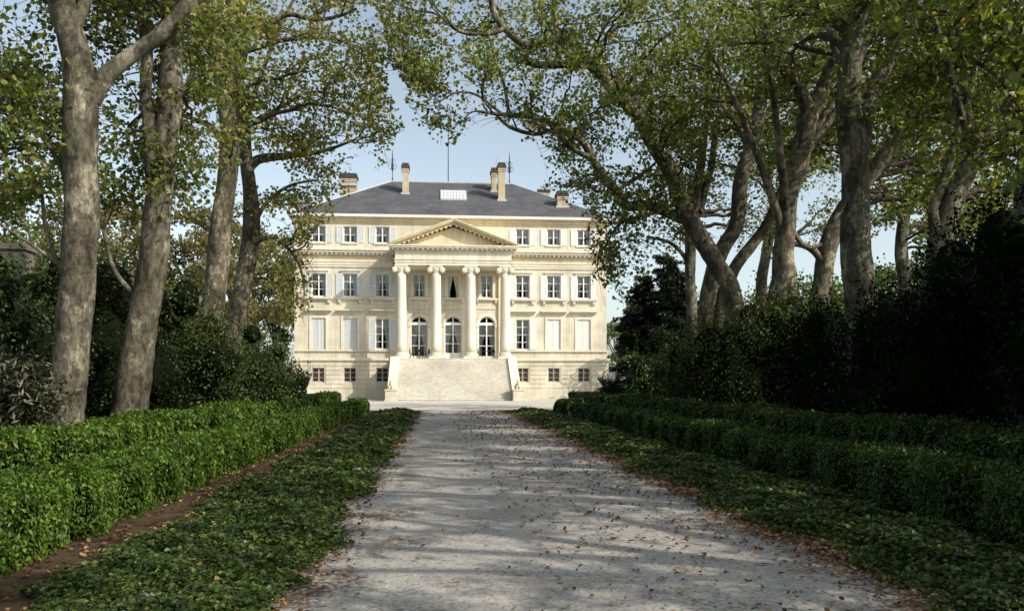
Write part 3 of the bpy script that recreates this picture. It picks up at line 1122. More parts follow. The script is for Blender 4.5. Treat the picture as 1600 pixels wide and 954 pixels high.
# portico back wall: three round-arched French doors, three windows above
for k, x in enumerate((-PB, 0, PB)):
    if k == 1:
        o = MB()
        o.box(-0.56, -0.47, 0.16, 0.22, Z_F[0], Z_F[1])
        o.box(0.47, 0.56, 0.16, 0.22, Z_F[0], Z_F[1])
        o.box(-0.47, 0.47, 0.161, 0.219, Z_F[1] - 0.07, Z_F[1])
        fo = o.build('window', M['white'], chateau)
        fo['label'] = 'open window with dark drawn drapes and no glazing bars'
        drape(-0.47, 0.47, Z_F[0], Z_F[1] - 0.05, 0.26, 0.62).build('curtain', M['curtain'], fo, True)
    else:
        make_window(x, Z_F[0], Z_F[1], 1.12, 3, 0.16)
    sl_ = MB()
    sl_.box(x - 1.1, x + 1.1, -0.26, -0.002, 9.30, 9.46)
    for q in (-1, 1):
        sl_.prism_x([(-0.004, 9.295), (-0.20, 9.295), (-0.18, 9.1), (-0.08, 8.95), (-0.004, 8.9)], x + q * 0.9 - 0.1, x + q * 0.9 + 0.1)
    sl_.build('window_sill', M['stone_plain'], chateau)
    f = MB()
    for a, c, z0, z1 in ((x - 0.78, x - 0.575, 9.47, 11.86), (x + 0.575, x + 0.78, 9.47, 11.86), (x - 0.575, x + 0.575, 11.69, 11.86)):
        f.box(a, c, -0.06, -0.002, z0, z1)
    f.build('window_surround', M['stone_plain'], chateau)
    # arch
    zs, r = 7.72 - 0.8, 0.8
    o = MB()
    y = 0.14
    o.box(x - 0.8, x - 0.72, y, y + 0.08, FLOOR + .01, zs)
    o.box(x + 0.72, x + 0.8, y, y + 0.08, FLOOR + .01, zs)
    o.box(x - 0.8, x + 0.8, y - 0.03, y + 0.07, zs, zs + 0.26)
    o.box(x - 0.06, x + 0.06, y - 0.02, y + 0.06, FLOOR + 0.01, zs - 0.001)
    o.box(x - 0.05, x + 0.05, y - 0.02, y + 0.06, zs + 0.261, 7.70)
    low = FLOOR + (0.62 if k == 1 else 0.32)
    o.box(x - 0.72, x - 0.06, y + .01, y + 0.06, FLOOR + 0.01, low)
    o.box(x + 0.06, x + 0.72, y + .01, y + 0.06, FLOOR + 0.01, low)
    for q in range(1, 3):
        zz = low + (zs - low) * q / 3
        o.box(x - 0.72, x - 0.06, y + 0.012, y + 0.05, zz - 0.028, zz + 0.028)
        o.box(x + 0.06, x + 0.72, y + 0.012, y + 0.05, zz - 0.028, zz + 0.028)
    arc = np.linspace(0, math.pi, 19)
    v = []
    for t in arc:
        for rr, yy in ((0.8, y), (0.73, y), (0.73, y + 0.07), (0.8, y + 0.07)):
            v.append((x + rr * math.cos(t), yy, zs + rr * math.sin(t)))
    ff = []
    for i in range(18):
        for j in range(4):
            a, b_ = i * 4 + j, i * 4 + (j + 1) % 4
            ff.append((a, b_, b_ + 4, a + 4))
    o.add(v, ff)
    fo = o.build('french_door', M['white'], chateau)
    g = MB()
    g.add([(x - 0.72, y + 0.03, low), (x + 0.72, y + 0.03, low), (x + 0.72, y + 0.03, zs), (x - 0.72, y + 0.03, zs)], [(0, 1, 2, 3)])
    g.add([(x + 0.74 * math.cos(t), y + 0.03, zs + 0.2 + 0.56 * math.sin(t)) for t in arc], [tuple(range(19))])
    g.build('pane', M['glass'], fo)
    drape(x - 0.72, x + 0.72, low, zs - 0.02, y + 0.16, 0.62).build('curtain', M['curtain'], fo, True)
    # archivolt and imposts
    ar = MB()
    v = []
    for t in arc:
        for rr, yy in ((0.815, -0.002), (1.05, -0.002), (1.05, -0.07), (0.93, -0.09), (0.815, -0.06)):
            v.append((x + rr * math.cos(t), yy, zs + rr * math.sin(t)))
    ff = [(i * 5 + j, i * 5 + (j + 1) % 5, (i + 1) * 5 + (j + 1) % 5, (i + 1) * 5 + j) for i in range(18) for j in range(5)]
    ar.add(v, ff)
    for q in (-1, 1):
        cxq = x + q * 0.96
        ar.box(cxq - 0.145, cxq + 0.145, -0.05, -0.004, FLOOR + 0.002, zs - 0.17)
        ar.box(cxq - 0.17, cxq + 0.17, -0.12, -0.003, zs - 0.165, zs - 0.003)
    ar.build('archivolt', M['stone_plain'], chateau)

# portico platform, columns, entablature, pediment
PY = -3.0
pf = MB()
pf.box(-5.72, 5.72, -4.05, -0.13, 0.0, FLOOR)
pf.box(-5.78, 5.78, -4.10, -0.14, FLOOR - 0.26, FLOOR - 0.03)
pf.build('portico_platform', M['stone_low'], chateau)
CZ0, CZ1 = FLOOR, 12.10
for x in (-4.72, -1.57, 1.57, 4.72):
    mb = MB()
    prof = []
    for k in range(13):
        t = k / 12
        r = 0.475 - 0.075 * (t ** 1.6)
        prof.append((r, CZ0 + 0.55 + (CZ1 - 0.62 - CZ0 - 0.55) * t))
    mb.lathe(prof, x, PY, 28)
    # joints between drums are shallow rings
    co_ = mb.build('column', M['stone_plain'], chateau, True)
    b_ = MB()
    b_.box(x - 0.66, x + 0.66, PY - 0.66, PY + 0.66, CZ0 + 0.001, CZ0 + 0.2)
    b_.lathe([(0.60, CZ0 + 0.2), (0.65, CZ0 + 0.27), (0.60, CZ0 + 0.34), (0.53, CZ0 + 0.37), (0.53, CZ0 + 0.41), (0.57, CZ0 + 0.46), (0.54, CZ0 + 0.52), (0.48, CZ0 + 0.555)], x, PY, 28)
    b_.build('column_base', M['stone_plain'], co_)
    c_ = MB()
    c_.lathe([(0.41, CZ1 - 0.63), (0.47, CZ1 - 0.58), (0.43, CZ1 - 0.52), (0.5, CZ1 - 0.42), (0.5, CZ1 - 0.2)], x, PY, 24)
    c_.box(x - 0.62, x + 0.62, PY - 0.50, PY + 0.50, CZ1 - 0.24, CZ1 - 0.11)
    c_.box(x - 0.58, x + 0.58, PY - 0.54, PY + 0.54, CZ1 - 0.105, CZ1 - 0.002)
    for q in (-1, 1):
        c_.cyl_y(x + q * 0.56, CZ1 - 0.40, 0.24, PY - 0.52, PY + 0.52, 18)
        c_.cyl_y(x + q * 0.56, CZ1 - 0.40, 0.11, PY - 0.56, PY + 0.56, 14)
        c_.cyl_y(x + q * 0.56, CZ1 - 0.40, 0.19, PY - 0.54, PY + 0.54, 16)
    c_.build('capital', M['stone_plain'], co_)
for q in (-1, 1):
    p = MB()
    xa = q * 4.72
    p.box(xa - 0.42, xa + 0.42, -0.22, -0.002, FLOOR + 0.003, 12.095)
    p.box(xa - 0.5, xa + 0.5, -0.28, -0.003, 11.7, 11.95)
    p.box(xa - 0.5, xa + 0.5, -0.28, -0.003, FLOOR + 0.004, FLOOR + 0.5)
    p.build('pilaster', M['stone_warm'], chateau)
en = MB()
YF = PY - 0.46          # front face of the architrave
XE = 5.24
en.box(-XE, XE, YF, -0.003, 12.10, 12.32)
en.box(-XE - 0.05, XE + 0.05, YF - 0.05, -0.004, 12.325, 12.56)
en.box(-XE - 0.12, XE + 0.12, YF - 0.12, -0.005, 12.565, 12.66)
en.box(-XE - 0.02, XE + 0.02, YF - 0.02, -0.006, 12.665, 13.42)
en.box(-XE - 0.14, XE + 0.14, YF - 0.14, -0.007, 13.425, 13.60)
en.box(-XE - 0.52, XE + 0.52, YF - 0.52, -0.008, 13.605, 13.74)
en.box(-XE - 0.60, XE + 0.60, YF - 0.60, -0.009, 13.745, 13.86)
x = -XE - 0.3
while x < XE + 0.2:
    en.box(x, x + 0.2, YF - 0.42, YF - 0.141, 13.46, 13.602)
    x += 0.445
for q in (-1, 1):
    y = YF - 0.1
    while y < -0.4:
        xa, xb = (XE + 0.141, XE + 0.42) if q > 0 else (-XE - 0.42, -XE - 0.141)
        en.box(xa, xb, y, y + 0.2, 13.46, 13.602)
        y += 0.445
en.build('entablature', M['stone_plain'], chateau)
pd = MB()
AP, XP = 16.22, XE + 0.66
yt = YF + 0.30
pd.prism_y([(-XE + 0.1, 13.862), (XE - 0.1, 13.862), (0, AP - 0.62)], yt, -0.01)
ang = math.atan2(AP - 13.95, XP)
for q in (-1, 1):
    def P(u, w):
        # u along the rake from the foot, w outwards
        return (q * (XP - u * math.cos(ang) + w * math.sin(ang) * 1.0), 13.87 + u * math.sin(ang) + w * math.cos(ang))
    L = XP / math.cos(ang)
    for (w0, w1, pr) in ((-0.30, -0.13, 0.32), (-0.127, 0.0, 0.62), (0.003, 0.10, 0.70)):
        a, b, c, d = P(0.25 - w0 * 0.2, w0), P(0.05, w1), (0, 13.87 + L * math.sin(ang) + w1 / math.cos(ang)), (0, 13.87 + L * math.sin(ang) + w0 / math.cos(ang))
        pr_ = [a, b, c, d] if q < 0 else [d, c, b, a]
        pd.prism_y(pr_, YF - pr, -0.02 if w1 > 0 else yt + 0.2)
    u = 0.9
    while u < L - 0.3:
        a, b, c, d = P(u, -0.42), P(u, -0.302), P(u + 0.2, -0.302), P(u + 0.2, -0.42)
        pd.prism_y([a, b, c, d], YF - 0.34, yt - 0.001)
        u += 0.445
pd.build('pediment', M['stone_warm'], chateau)

# broad flight of steps between two sloping stone cheeks
NS, SY0, SY1, SX = 24, -10.0, -4.06, 4.83
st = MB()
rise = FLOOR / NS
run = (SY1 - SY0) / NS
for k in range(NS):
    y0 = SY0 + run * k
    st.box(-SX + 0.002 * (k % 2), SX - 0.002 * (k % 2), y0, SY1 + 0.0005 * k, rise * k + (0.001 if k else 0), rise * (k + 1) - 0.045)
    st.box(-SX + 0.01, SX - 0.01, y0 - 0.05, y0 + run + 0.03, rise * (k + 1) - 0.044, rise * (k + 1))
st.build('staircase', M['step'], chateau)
for q in (-1, 1):
    ck = MB()
    xa, xb = (SX + 0.002, SX + 0.78) if q > 0 else (-SX - 0.78, -SX - 0.002)
    ck.prism_x([(SY0 + 0.9, 0), (SY1 + 0.02, 0), (SY1 + 0.02, FLOOR + 0.12), (SY1 - 0.3, FLOOR + 0.14), (SY0 + 0.9, 0.9)], xa, xb)
    ck.build('stair_wall', M['stone_plain'], chateau)
    pe = MB()
    cx = q * (SX + 0.42)
    pe.box(cx - 0.50, cx + 0.50, SY0 - 0.62, SY0 + 0.88, 0, 0.16)
    pe.box(cx - 0.45, cx + 0.45, SY0 - 0.57, SY0 + 0.84, 0.161, 0.86)
    pe.box(cx - 0.50, cx + 0.50, SY0 - 0.62, SY0 + 0.88, 0.861, 0.98)
    pe.build('pedestal', M['stone_low'], chateau)


# small stone sphinx-like beasts lying on the pedestals
def sphinx(q, label):
    cx = q * (SX + 0.42)
    root = empty('stone_statue', (cx, CY + SY0 + 0.1, 0.982))
    tag(root, label, 'statue', 'stone beasts at the foot of the steps')
    me = bpy.data.meshes.new('body')
    pts = [(0, 0.42, 0.24), (0, 0.15, 0.27), (0, -0.12, 0.33), (0, -0.24, 0.50), (0, -0.27, 0.68), (0, -0.33, 0.76),
           (0.13, -0.2, 0.2), (0.13, -0.32, 0.06), (0.13, -0.56, 0.05), (-0.13, -0.2, 0.2), (-0.13, -0.32, 0.06), (-0.13, -0.56, 0.05),
           (0.2, 0.36, 0.14), (0.22, 0.12, 0.08), (-0.2, 0.36, 0.14), (-0.22, 0.12, 0.08), (0.0, 0.56, 0.1), (0.2, 0.6, 0.05)]
    edges = [(0, 1), (1, 2), (2, 3), (3, 4), (4, 5), (2, 6), (6, 7), (7, 8), (2, 9), (9, 10), (10, 11), (0, 12), (12, 13), (0, 14), (14, 15), (0, 16), (16, 17)]
    me.from_pydata(pts, edges, [])
    o = link('body', me, [M['stone_warm']], root)
    sk_ = o.modifiers.new('skin', 'SKIN')
    rad = [0.2, 0.19, 0.2, 0.15, 0.13, 0.09, 0.1, 0.08, 0.06, 0.1, 0.08, 0.06, 0.13, 0.09, 0.13, 0.09, 0.04, 0.03]
    for v_, r in zip(me.skin_vertices[0].data, rad):
        v_.radius = (r, r)
    me.skin_vertices[0].data[1].use_root = True
    o.modifiers.new('sub', 'SUBSURF').levels = 1
    o.modifiers['sub'].render_levels = 1
    return root


sphinx(-1, 'small reclining stone beast on the pedestal left of the broad steps')
sphinx(1, 'small reclining stone beast on the pedestal right of the broad steps')


# iron garden furniture standing under the portico
def garden_chair(x, y, rz, label):
    root = empty('garden_chair', (x, CY + y, FLOOR), rz)
    tag(root, label, 'chair', 'black garden chairs under the portico')
    s = MB()
    s.lathe([(0.0, 0.44), (0.21, 0.44), (0.22, 0.46), (0.21, 0.475), (0.0, 0.48)], 0, 0, 18)
    s.build('seat', M['iron'], root)
    for a in (45, 135, 225, 315):
        l = MB()
        c, n_ = math.cos(math.radians(a)), math.sin(math.radians(a))
        l.tube([(0.17 * c, 0.17 * n_, 0.44), (0.20 * c, 0.20 * n_, 0.2), (0.24 * c, 0.24 * n_, 0.0)], [0.02, 0.018, 0.02], 6)
        l.build('leg', M['iron'], root)
    b = MB()
    arc = [(0.22 * math.cos(t), 0.20 + 0.02 * math.sin(t), 0.45 + 0.46 * math.sin(t)) for t in np.linspace(0, math.pi, 11)]
    b.tube(arc, [0.02] * 11, 6)
    for u in (-0.14, -0.07, 0, 0.07, 0.14):
        b.tube([(u, 0.2, 0.45), (u, 0.215, 0.45 + 0.44 * math.sqrt(1 - (u / 0.22) ** 2))], [0.016, 0.016], 5)
    b.add([(-0.19, 0.221, 0.62), (0.19, 0.221, 0.62), (0.14, 0.225, 0.84), (-0.14, 0.225, 0.84)], [(0, 1, 2, 3)])
    b.build('backrest', M['iron'], root)
    return root


def garden_table(x, y, label):
    root = empty('garden_table', (x, CY + y, FLOOR))
    tag(root, label, 'table', 'black garden tables under the portico')
    s = MB()
    s.lathe([(0.0, 0.70), (0.46, 0.70), (0.47, 0.72), (0.46, 0.735), (0.0, 0.74)], 0, 0, 24)
    s.build('tabletop', M['iron'], root)
    for a in (30, 150, 270):
        l = MB()
        c, n_ = math.cos(math.radians(a)), math.sin(math.radians(a))
        l.tube([(0.30 * c, 0.30 * n_, 0.70), (0.16 * c, 0.16 * n_, 0.38), (0.34 * c, 0.34 * n_, 0.0)], [0.022, 0.022, 0.024], 6)
        l.build('leg', M['iron'], root)
    return root


TY = -3.0
garden_table(-3.05, TY, 'round black garden table before the left arched door')
garden_chair(-3.75, TY + 0.1, math.radians(80), 'black garden chair beside the left column, left of its round table')
garden_chair(-2.42, TY + 0.2, math.radians(-70), 'black garden chair right of the round table at the left arched door')
garden_chair(-3.0, TY + 0.75, math.radians(5), 'black garden chair between round table and left arched door')
garden_table(3.1, TY, 'round black garden table before the right arched door')
garden_chair(2.45, TY + 0.15, math.radians(75), 'black garden chair left of the round table at the right arched door')
garden_chair(3.55, TY + 0.55, math.radians(-35), 'black garden chair behind the round table at the right arched door')
# ------------------------------------------------------------------ trees
def limb3d(spec, d, wob=0.25):
    """limb given as (px, py, width px[, depth]) in the photograph at depth d -> smoothed 3D centre line and radii"""
    P, R = [], []
    for k, s in enumerate(spec):
        dd = s[3] if len(s) > 3 else d
        P.append(at(s[0], s[1], dd))
        R.append(0.94 * s[2] / 2 * dd / F)
    P, R = np.array(P), np.array(R)
    L, Rr = smooth_line(P, R, 0.14)
    t = np.arange(len(L)) * 0.14
    ph = rng.uniform(0, 6, 3)
    off = wob * (np.sin(t * 0.55 + ph[0]) - math.sin(ph[0])) * 0.6 + wob * 0.3 * (np.sin(t * 1.4 + ph[1]) - math.sin(ph[1]))
    L = L + FW * off[:, None]
    small = np.clip(0.14 / (Rr + 0.02), 0.2, 1.2)[:, None]
    jit = 0.026 * (np.sin(t * 3.1 + ph[2])[:, None] * RT + np.sin(t * 2.3 + ph[0])[:, None] * UP) * small
    jit[0] = 0
    return L + jit, Rr


def bezier(p0, p1, p2, n):
    t = np.linspace(0, 1, n)[:, None]
    return (1 - t) ** 2 * p0 + 2 * t * (1 - t) * p1 + t * t * p2


def grow_clumps(limbs, centres, radius, leaf_n, leaf_size, twig_n=13, start_frac=0.25, prune=True, lseg=5):
    """branch from the nearest limb to each clump centre, then twigs and leaves round it"""
    SP, SR, ST = [], [], []
    for P, R in limbs:
        k0 = int(len(P) * start_frac)
        SP.append(P[k0:])
        SR.append(R[k0:])
        ST.append(unit(np.gradient(P, axis=0))[k0:])
    SP, SR, ST = np.concatenate(SP), np.concatenate(SR), np.concatenate(ST)
    wood, LC, GR = [], [], []
    for c in centres:
        d = np.linalg.norm(SP - c, axis=1) + 0.9 * np.clip(SP[:, 2] - c[2] + 0.3, 0, 9)
        i = int(np.argmin(d))
        p0 = SP[i]
        dist = np.linalg.norm(c - p0)
        r0 = min(0.62 * SR[i], 0.022 + 0.017 * dist)
        mid = (p0 + c) / 2 + ST[i] * 0.22 * dist + rng.normal(0, 0.10, 3) * dist
        n = max(4, int(dist / 0.4) + 2)
        B = bezier(p0, mid, c, n)
        B[1:] += rng.normal(0, 0.035, (n - 1, 3))
        rb = np.linspace(r0, 0.012, n)
        if not prune or clear_of_vista(B[1:]).mean() > 0.9:
            v, q = tube_arrays(B, rb, lseg)
            wood.append((v, q, 0))
        tips = [(B[-1], unit(B[-1] - B[-2]))]
        for k in range(twig_n):
            j = int(rng.integers(max(1, int(n * 0.45)), n))
            s0 = B[j]
            dr = unit(rand_dir(1, 0.1)[0] * np.array([1, 1, 0.55]) + 0.5 * unit(c - p0))
            ln = radius * rng.uniform(0.6, 1.25)
            e = s0 + dr * ln
            e[2] -= 0.12 * ln
            m2 = (s0 + e) / 2 + rng.normal(0, 0.12, 3) * ln + np.array([0, 0, 0.1 * ln])
            tw = bezier(s0, m2, e, 6)
            if prune:
                ok = clear_of_vista(tw)
                if not ok.all():
                    kk = int(np.argmin(ok))
                    if kk < 3:
                        continue
                    tw = tw[:kk]
            v, q = tube_arrays(tw, np.linspace(max(0.008, rb[j] * 0.55), 0.005, len(tw)), 3)
            wood.append((v, q, 0))
            m = leaf_n // twig_n
            t = rng.uniform(0.15, 1.05, m) * (len(tw) - 1)
            i0 = np.clip(t.astype(int), 0, len(tw) - 2)
            fr = (t - i0)[:, None]
            base = tw[i0] * (1 - fr) + tw[i0 + 1] * fr
            base = base + rng.normal(0, 0.125, (m, 3))
            LC.append(base)
            GR.append(np.full(m, 1 + 0.38 * rng.uniform(0, 1) ** 1.6))
    LC = np.concatenate(LC)
    if prune:
        LC = LC[clear_of_vista(LC, np.concatenate(GR))]
    n = len(LC)
    LN = rand_dir(n, 0.55)
    LA = rand_dir(n, -0.5)
    LS = leaf_size * rng.uniform(0.6, 1.2, n)
    v, q = leaf_arrays(LC, LN, LA, LS, 0.95, 'lobed')
    return wood + [(v, q, 1)]


def region_points(polys, n, d0, d1):
    """n clump centres seen within polygons of the picture, at depths d0..d1"""
    P = np.asarray(polys, float)
    lo, hi = P.min(0), P.max(0)
    out = []
    while len(out) < n:
        x, y = rng.uniform(lo, hi)
        if in_poly(np.array([x]), np.array([y]), P)[0]:
            out.append(at(x, y, rng.uniform(d0, d1)))
    return np.array(out)


def bark_tube(P, R, seg, lump=0.05, flare=False):
    if flare:
        h = P[:, 2] - P[0, 2]
        R = R * (1 + 0.55 * np.exp(-h / 0.45))
    return tube_arrays(P, R, seg, lump, rng.uniform(0, 6))


def plane_tree(label, trunk, limbs, d, regions, upper=24, bark='bark', leaf='plane_leaf', leaf_size=0.140, radius=1.5, group='plane trees lining the drive',
               leaf_n=245, up_r=4.5, up_z=(9.5, 17.0), cat='tree', lean=(0, 0)):
    T = limb3d(trunk, d, 0.12)
    base = T[0][0].copy()
    base[2] = 0
    root = empty('plane_tree', base)
    tag(root, label, cat, group)
    T[0][0][2] = min(T[0][0][2], -0.05)
    v, q = bark_tube(*T, 26, 0.055, True)
    quads_object('trunk', [(v, q, 0)], [M[bark]], root, base, (0,))
    L3 = [T]
    for l in limbs:
        A = limb3d(l, d, 0.35)
        v, q = bark_tube(*A, 14, 0.055)
        quads_object('limb', [(v, q, 0)], [M[bark]], root, base, (0,))
        L3.append(A)
    pts = [region_points(*r) for r in regions]
    if upper:
        top = T[0][int(len(T[0]) * 0.75)]
        c = np.array([base[0] * 0.4 + top[0] * 0.6, base[1] * 0.4 + top[1] * 0.6, 0]) + np.array([lean[0], lean[1], 0])
        u = rand_dir(upper) * (rng.uniform(0.25, 1, upper) ** 0.5)[:, None]
        z0, z1 = up_z
        pts.append(c + u * np.array([up_r, up_r, (z1 - z0) / 2]) + np.array([0, 0, (z0 + z1) / 2]))
        # a few rising limbs that carry the upper crown
        for k in range(4):
            a = rng.uniform(0, 6.28)
            e = c + np.array([math.cos(a) * up_r * 0.6, math.sin(a) * up_r * 0.6, z1 - rng.uniform(1, 3)])
            j = int(len(T[0]) * rng.uniform(0.6, 0.85))
            B = bezier(T[0][j], (T[0][j] + e) / 2 + np.array([0, 0, 1.0]), e, 18)
            if clear_of_vista(B).all():
                A = (B, np.linspace(T[1][j] * 0.5, 0.04, 18))
                v, q = bark_tube(*A, 8, 0.05)
                quads_object('limb', [(v, q, 0)], [M[bark]], root, base, (0,))
                L3.append(A)
    pts = np.concatenate(pts)
    ch = grow_clumps(L3, pts, radius, leaf_n, leaf_size)
    quads_object('crown', ch, [M['twig'], M[leaf]], root, base, (0,))
    return root


LG = 'plane trees left of the drive'
RG = 'plane trees right of the drive'
plane_tree('nearest grey plane trunk at far left, forking into two thick limbs above the hedge',
           [(92, 727, 74), (97, 658, 62), (110, 560, 58), (118, 470, 56), (131, 340, 54), (131, 250, 52), (131, 180, 51), (126, 110, 46), (112, 50, 44), (98, 0, 42), (80, -80, 36), (60, -200, 24)],
           [[(140, 155, 36), (165, 112, 29), (200, 80, 26), (245, 45, 26), (290, 0, 24), (330, -60, 20), (380, -140, 13)],
            [(98, 425, 9), (80, 385, 7), (60, 320, 6), (45, 260, 4)], [(90, 412, 7), (50, 380, 6), (5, 350, 4)],
            [(120, 300, 9), (80, 230, 7), (40, 190, 5), (0, 170, 4)]], 17.0,
           [([(0, 110), (110, 110), (105, 380), (0, 345)], 17, 16.6, 21), ([(90, -60), (330, -60), (330, 60), (150, 80)], 11, 17.3, 21)], upper=20, group=LG)
plane_tree('second plane trunk from left, leaning right and sunlit at its foot',
           [(188, 704, 62), (202, 645, 53), (222, 500, 48), (240, 370, 46), (244, 340, 45), (260, 200, 40), (268, 100, 37), (272, 0, 33), (275, -120, 26), (280, -250, 16)],
           [[(244, 330, 22), (242, 230, 21), (238, 150, 20), (236, 60, 18), (225, -30, 15), (215, -140, 9)],
            [(262, 190, 10), (290, 140, 8), (320, 110, 6), (345, 100, 4)], [(225, 480, 9), (180, 420, 7), (160, 360, 5)]], 20.5,
           [([(150, 60), (340, 60), (330, 330), (165, 330)], 20, 20.3, 25.5), ([(150, -80), (360, -80), (340, 60), (160, 60)], 8, 20.8, 25)], upper=20, group=LG)
plane_tree('plane tree with twin stems and long arched branches toward the sky, third trunk from left',
           [(318, 674, 42), (328, 520, 37), (340, 440, 36), (350, 340, 34), (360, 220, 31), (352, 150, 29), (340, 80, 27), (318, 20, 24), (300, -50, 18), (290, -150, 10)],
           [[(360, 150, 19), (362, 80, 18), (360, 0, 15), (365, -100, 9)],
            [(375, 110, 12), (388, 70, 12), (405, 48, 11), (425, 40, 10), (450, 27, 9), (500, 35, 7), (560, 20, 4)],
            [(370, 82, 9), (400, 78, 9), (440, 62, 7), (500, 55, 5), (565, 72, 3)],
            [(348, 220, 11), (330, 198, 10), (300, 186, 7), (282, 180, 5)], [(345, 25, 10), (300, 16, 9), (270, 22, 6), (240, 40, 4)]], 28,
           [([(330, -20), (600, -20), (602, 130), (590, 180), (400, 260), (330, 230)], 21, 25.5, 31), ([(300, -120), (600, -120), (600, 0), (300, 0)], 5, 26, 31)], upper=9, leaf='plane_leaf_olive', group=LG, up_z=(11, 19), bark='bark_pale')
plane_tree('plane trunk with one sunny bare limb reaching right toward the slate roof',
           [(355, 667, 36), (363, 530, 31), (380, 430, 29), (392, 340, 28), (386, 270, 22), (378, 180, 18), (372, 110, 16), (375, 40, 14), (385, -40, 9)],
           [[(386, 266, 18), (403, 249, 15), (425, 244, 13), (450, 243, 11), (500, 240, 7), (550, 225, 4)],
            [(396, 350, 9), (420, 312, 7), (450, 290, 5), (500, 285, 3)], [(390, 380, 9), (430, 370, 7), (460, 400, 5), (475, 440, 3)],
            [(380, 200, 8), (420, 180, 7), (480, 150, 5), (540, 150, 3)]], 30.5,
           [([(400, 120), (600, 120), (625, 205), (560, 280), (430, 330)], 17, 28, 33), ([(390, 300), (480, 300), (490, 350), (470, 470), (400, 440)], 6, 29, 33), ([(450, 330), (500, 330), (505, 478), (450, 480)], 8, 28, 31)], upper=5, leaf='plane_leaf_olive', group=LG, up_z=(11, 18), bark='bark_pale')

plane_tree('plane tree leaning left over the drive with long arching boughs before the chateau roof',
           [(1165, 671, 42), (1145, 470, 34), (1120, 415, 31), (1088, 360, 29), (1062, 310, 27), (1047, 267, 26), (1022, 228, 25), (1005, 192, 24), (976, 157, 23), (940, 114, 22), (919, 94, 21), (894, 68, 18), (873, 60, 16), (823, 68, 14), (787, 43, 12), (770, 10, 11), (760, -60, 8)],
           [[(1078, 345, 20), (1051, 335, 18), (1015, 320, 18), (980, 319, 17), (962, 296, 15), (933, 256, 14), (912, 217, 12), (884, 199, 11), (848, 185, 9), (798, 180, 8), (745, 174, 4)],
            [(930, 250, 10), (891, 231, 9), (862, 210, 8), (834, 214, 7), (798, 199, 6), (770, 175, 4)],
            [(925, 99, 14), (880, 98, 13), (827, 94, 11), (822, 72, 9)], [(871, 60, 10), (866, 0, 9), (862, -60, 6)],
            [(790, 45, 8), (762, 55, 7), (720, 53, 6), (684, 32, 4), (650, 25, 3)], [(798, 184, 6), (783, 120, 5), (762, 60, 3)],
            [(962, 300, 7), (995, 275, 6), (1025, 255, 4)], [(930, 105, 7), (935, 70, 6), (975, 30, 5), (1010, 0, 4)],
            [(790, 182, 5), (745, 150, 4), (715, 145, 3), (690, 160, 2)], [(1065, 315, 8), (1000, 340, 6), (960, 360, 4), (935, 400, 3)]], 29,
           [([(612, -30), (1090, -30), (1090, 200), (900, 230), (800, 200), (690, 228), (640, 180), (612, 110)], 62, 25, 33),
            ([(850, 220), (1090, 200), (1090, 330), (960, 345), (900, 335), (850, 285)], 15, 26, 32),
            ([(930, 330), (1010, 330), (1010, 400), (930, 430)], 5, 27, 31),
            ([(920, 360), (950, 360), (950, 470), (925, 470)], 4, 28, 31),
            ([(560, -40), (680, -40), (650, 112), (590, 112)], 9, 25, 31),
            ([(620, -160), (1080, -160), (1080, -30), (620, -30)], 3, 25, 33)], upper=0, group=RG, bark='bark_pale')
plane_tree('slim upright plane trunk rising straight beside the dark fir',
           [(1083, 660, 23), (1080, 510, 18), (1078, 380, 17), (1088, 300, 16), (1096, 250, 15), (1104, 170, 13), (1110, 80, 11), (1112, -20, 8)],
           [[(1092, 330, 13), (1110, 270, 12), (1118, 200, 10), (1125, 100, 7)], [(1080, 420, 8), (1050, 380, 6), (1010, 370, 4)]], 34,
           [([(1000, 120), (1210, 120), (1210, 380), (1020, 380)], 22, 33.5, 39)], upper=7, group=RG, up_z=(12, 19))
plane_tree('wavy plane trunk with twin stems rising behind the tree that leans over the drive',
           [(1098, 665, 32), (1102, 520, 26), (1112, 430, 26), (1130, 385, 26), (1150, 348, 25), (1159, 272, 25), (1180, 210, 23), (1190, 147, 21), (1194, 63, 20), (1180, 0, 17), (1170, -80, 11)],
           [[(1112, 560, 20), (1125, 470, 20), (1145, 425, 20), (1172, 385, 19), (1200, 345, 17), (1220, 290, 15), (1245, 225, 13), (1270, 180, 10)],
            [(1168, 240, 9), (1150, 190, 7), (1120, 150, 5), (1090, 130, 3)]], 31.5,
           [([(1060, 0), (1260, 0), (1260, 330), (1080, 330)], 28, 31, 36)], upper=7, group=RG, up_z=(11, 18))
plane_tree('pale plane trunk with swollen foot and high fork, mid right behind the laurels',
           [(1215, 684, 48), (1221, 480, 42), (1228, 430, 39), (1227, 398, 33), (1234, 314, 32), (1251, 251, 32), (1264, 189, 33), (1266, 162, 28)],
           [[(1262, 175, 24), (1247, 134, 20), (1226, 113, 18), (1205, 70, 16), (1195, 20, 14), (1190, -60, 9)],
            [(1266, 175, 24), (1285, 138, 21), (1301, 92, 18), (1318, 54, 15), (1335, 0, 12), (1350, -80, 8)],
            [(1262, 235, 15), (1284, 205, 14), (1303, 176, 12), (1322, 140, 9)], [(1230, 345, 10), (1260, 385, 9), (1285, 380, 7)]], 25,
           [([(1170, 0), (1360, 0), (1360, 260), (1190, 260)], 22, 24.6, 29.5)], upper=9, up_z=(9, 13.5), group=RG, bark='bark_pale')
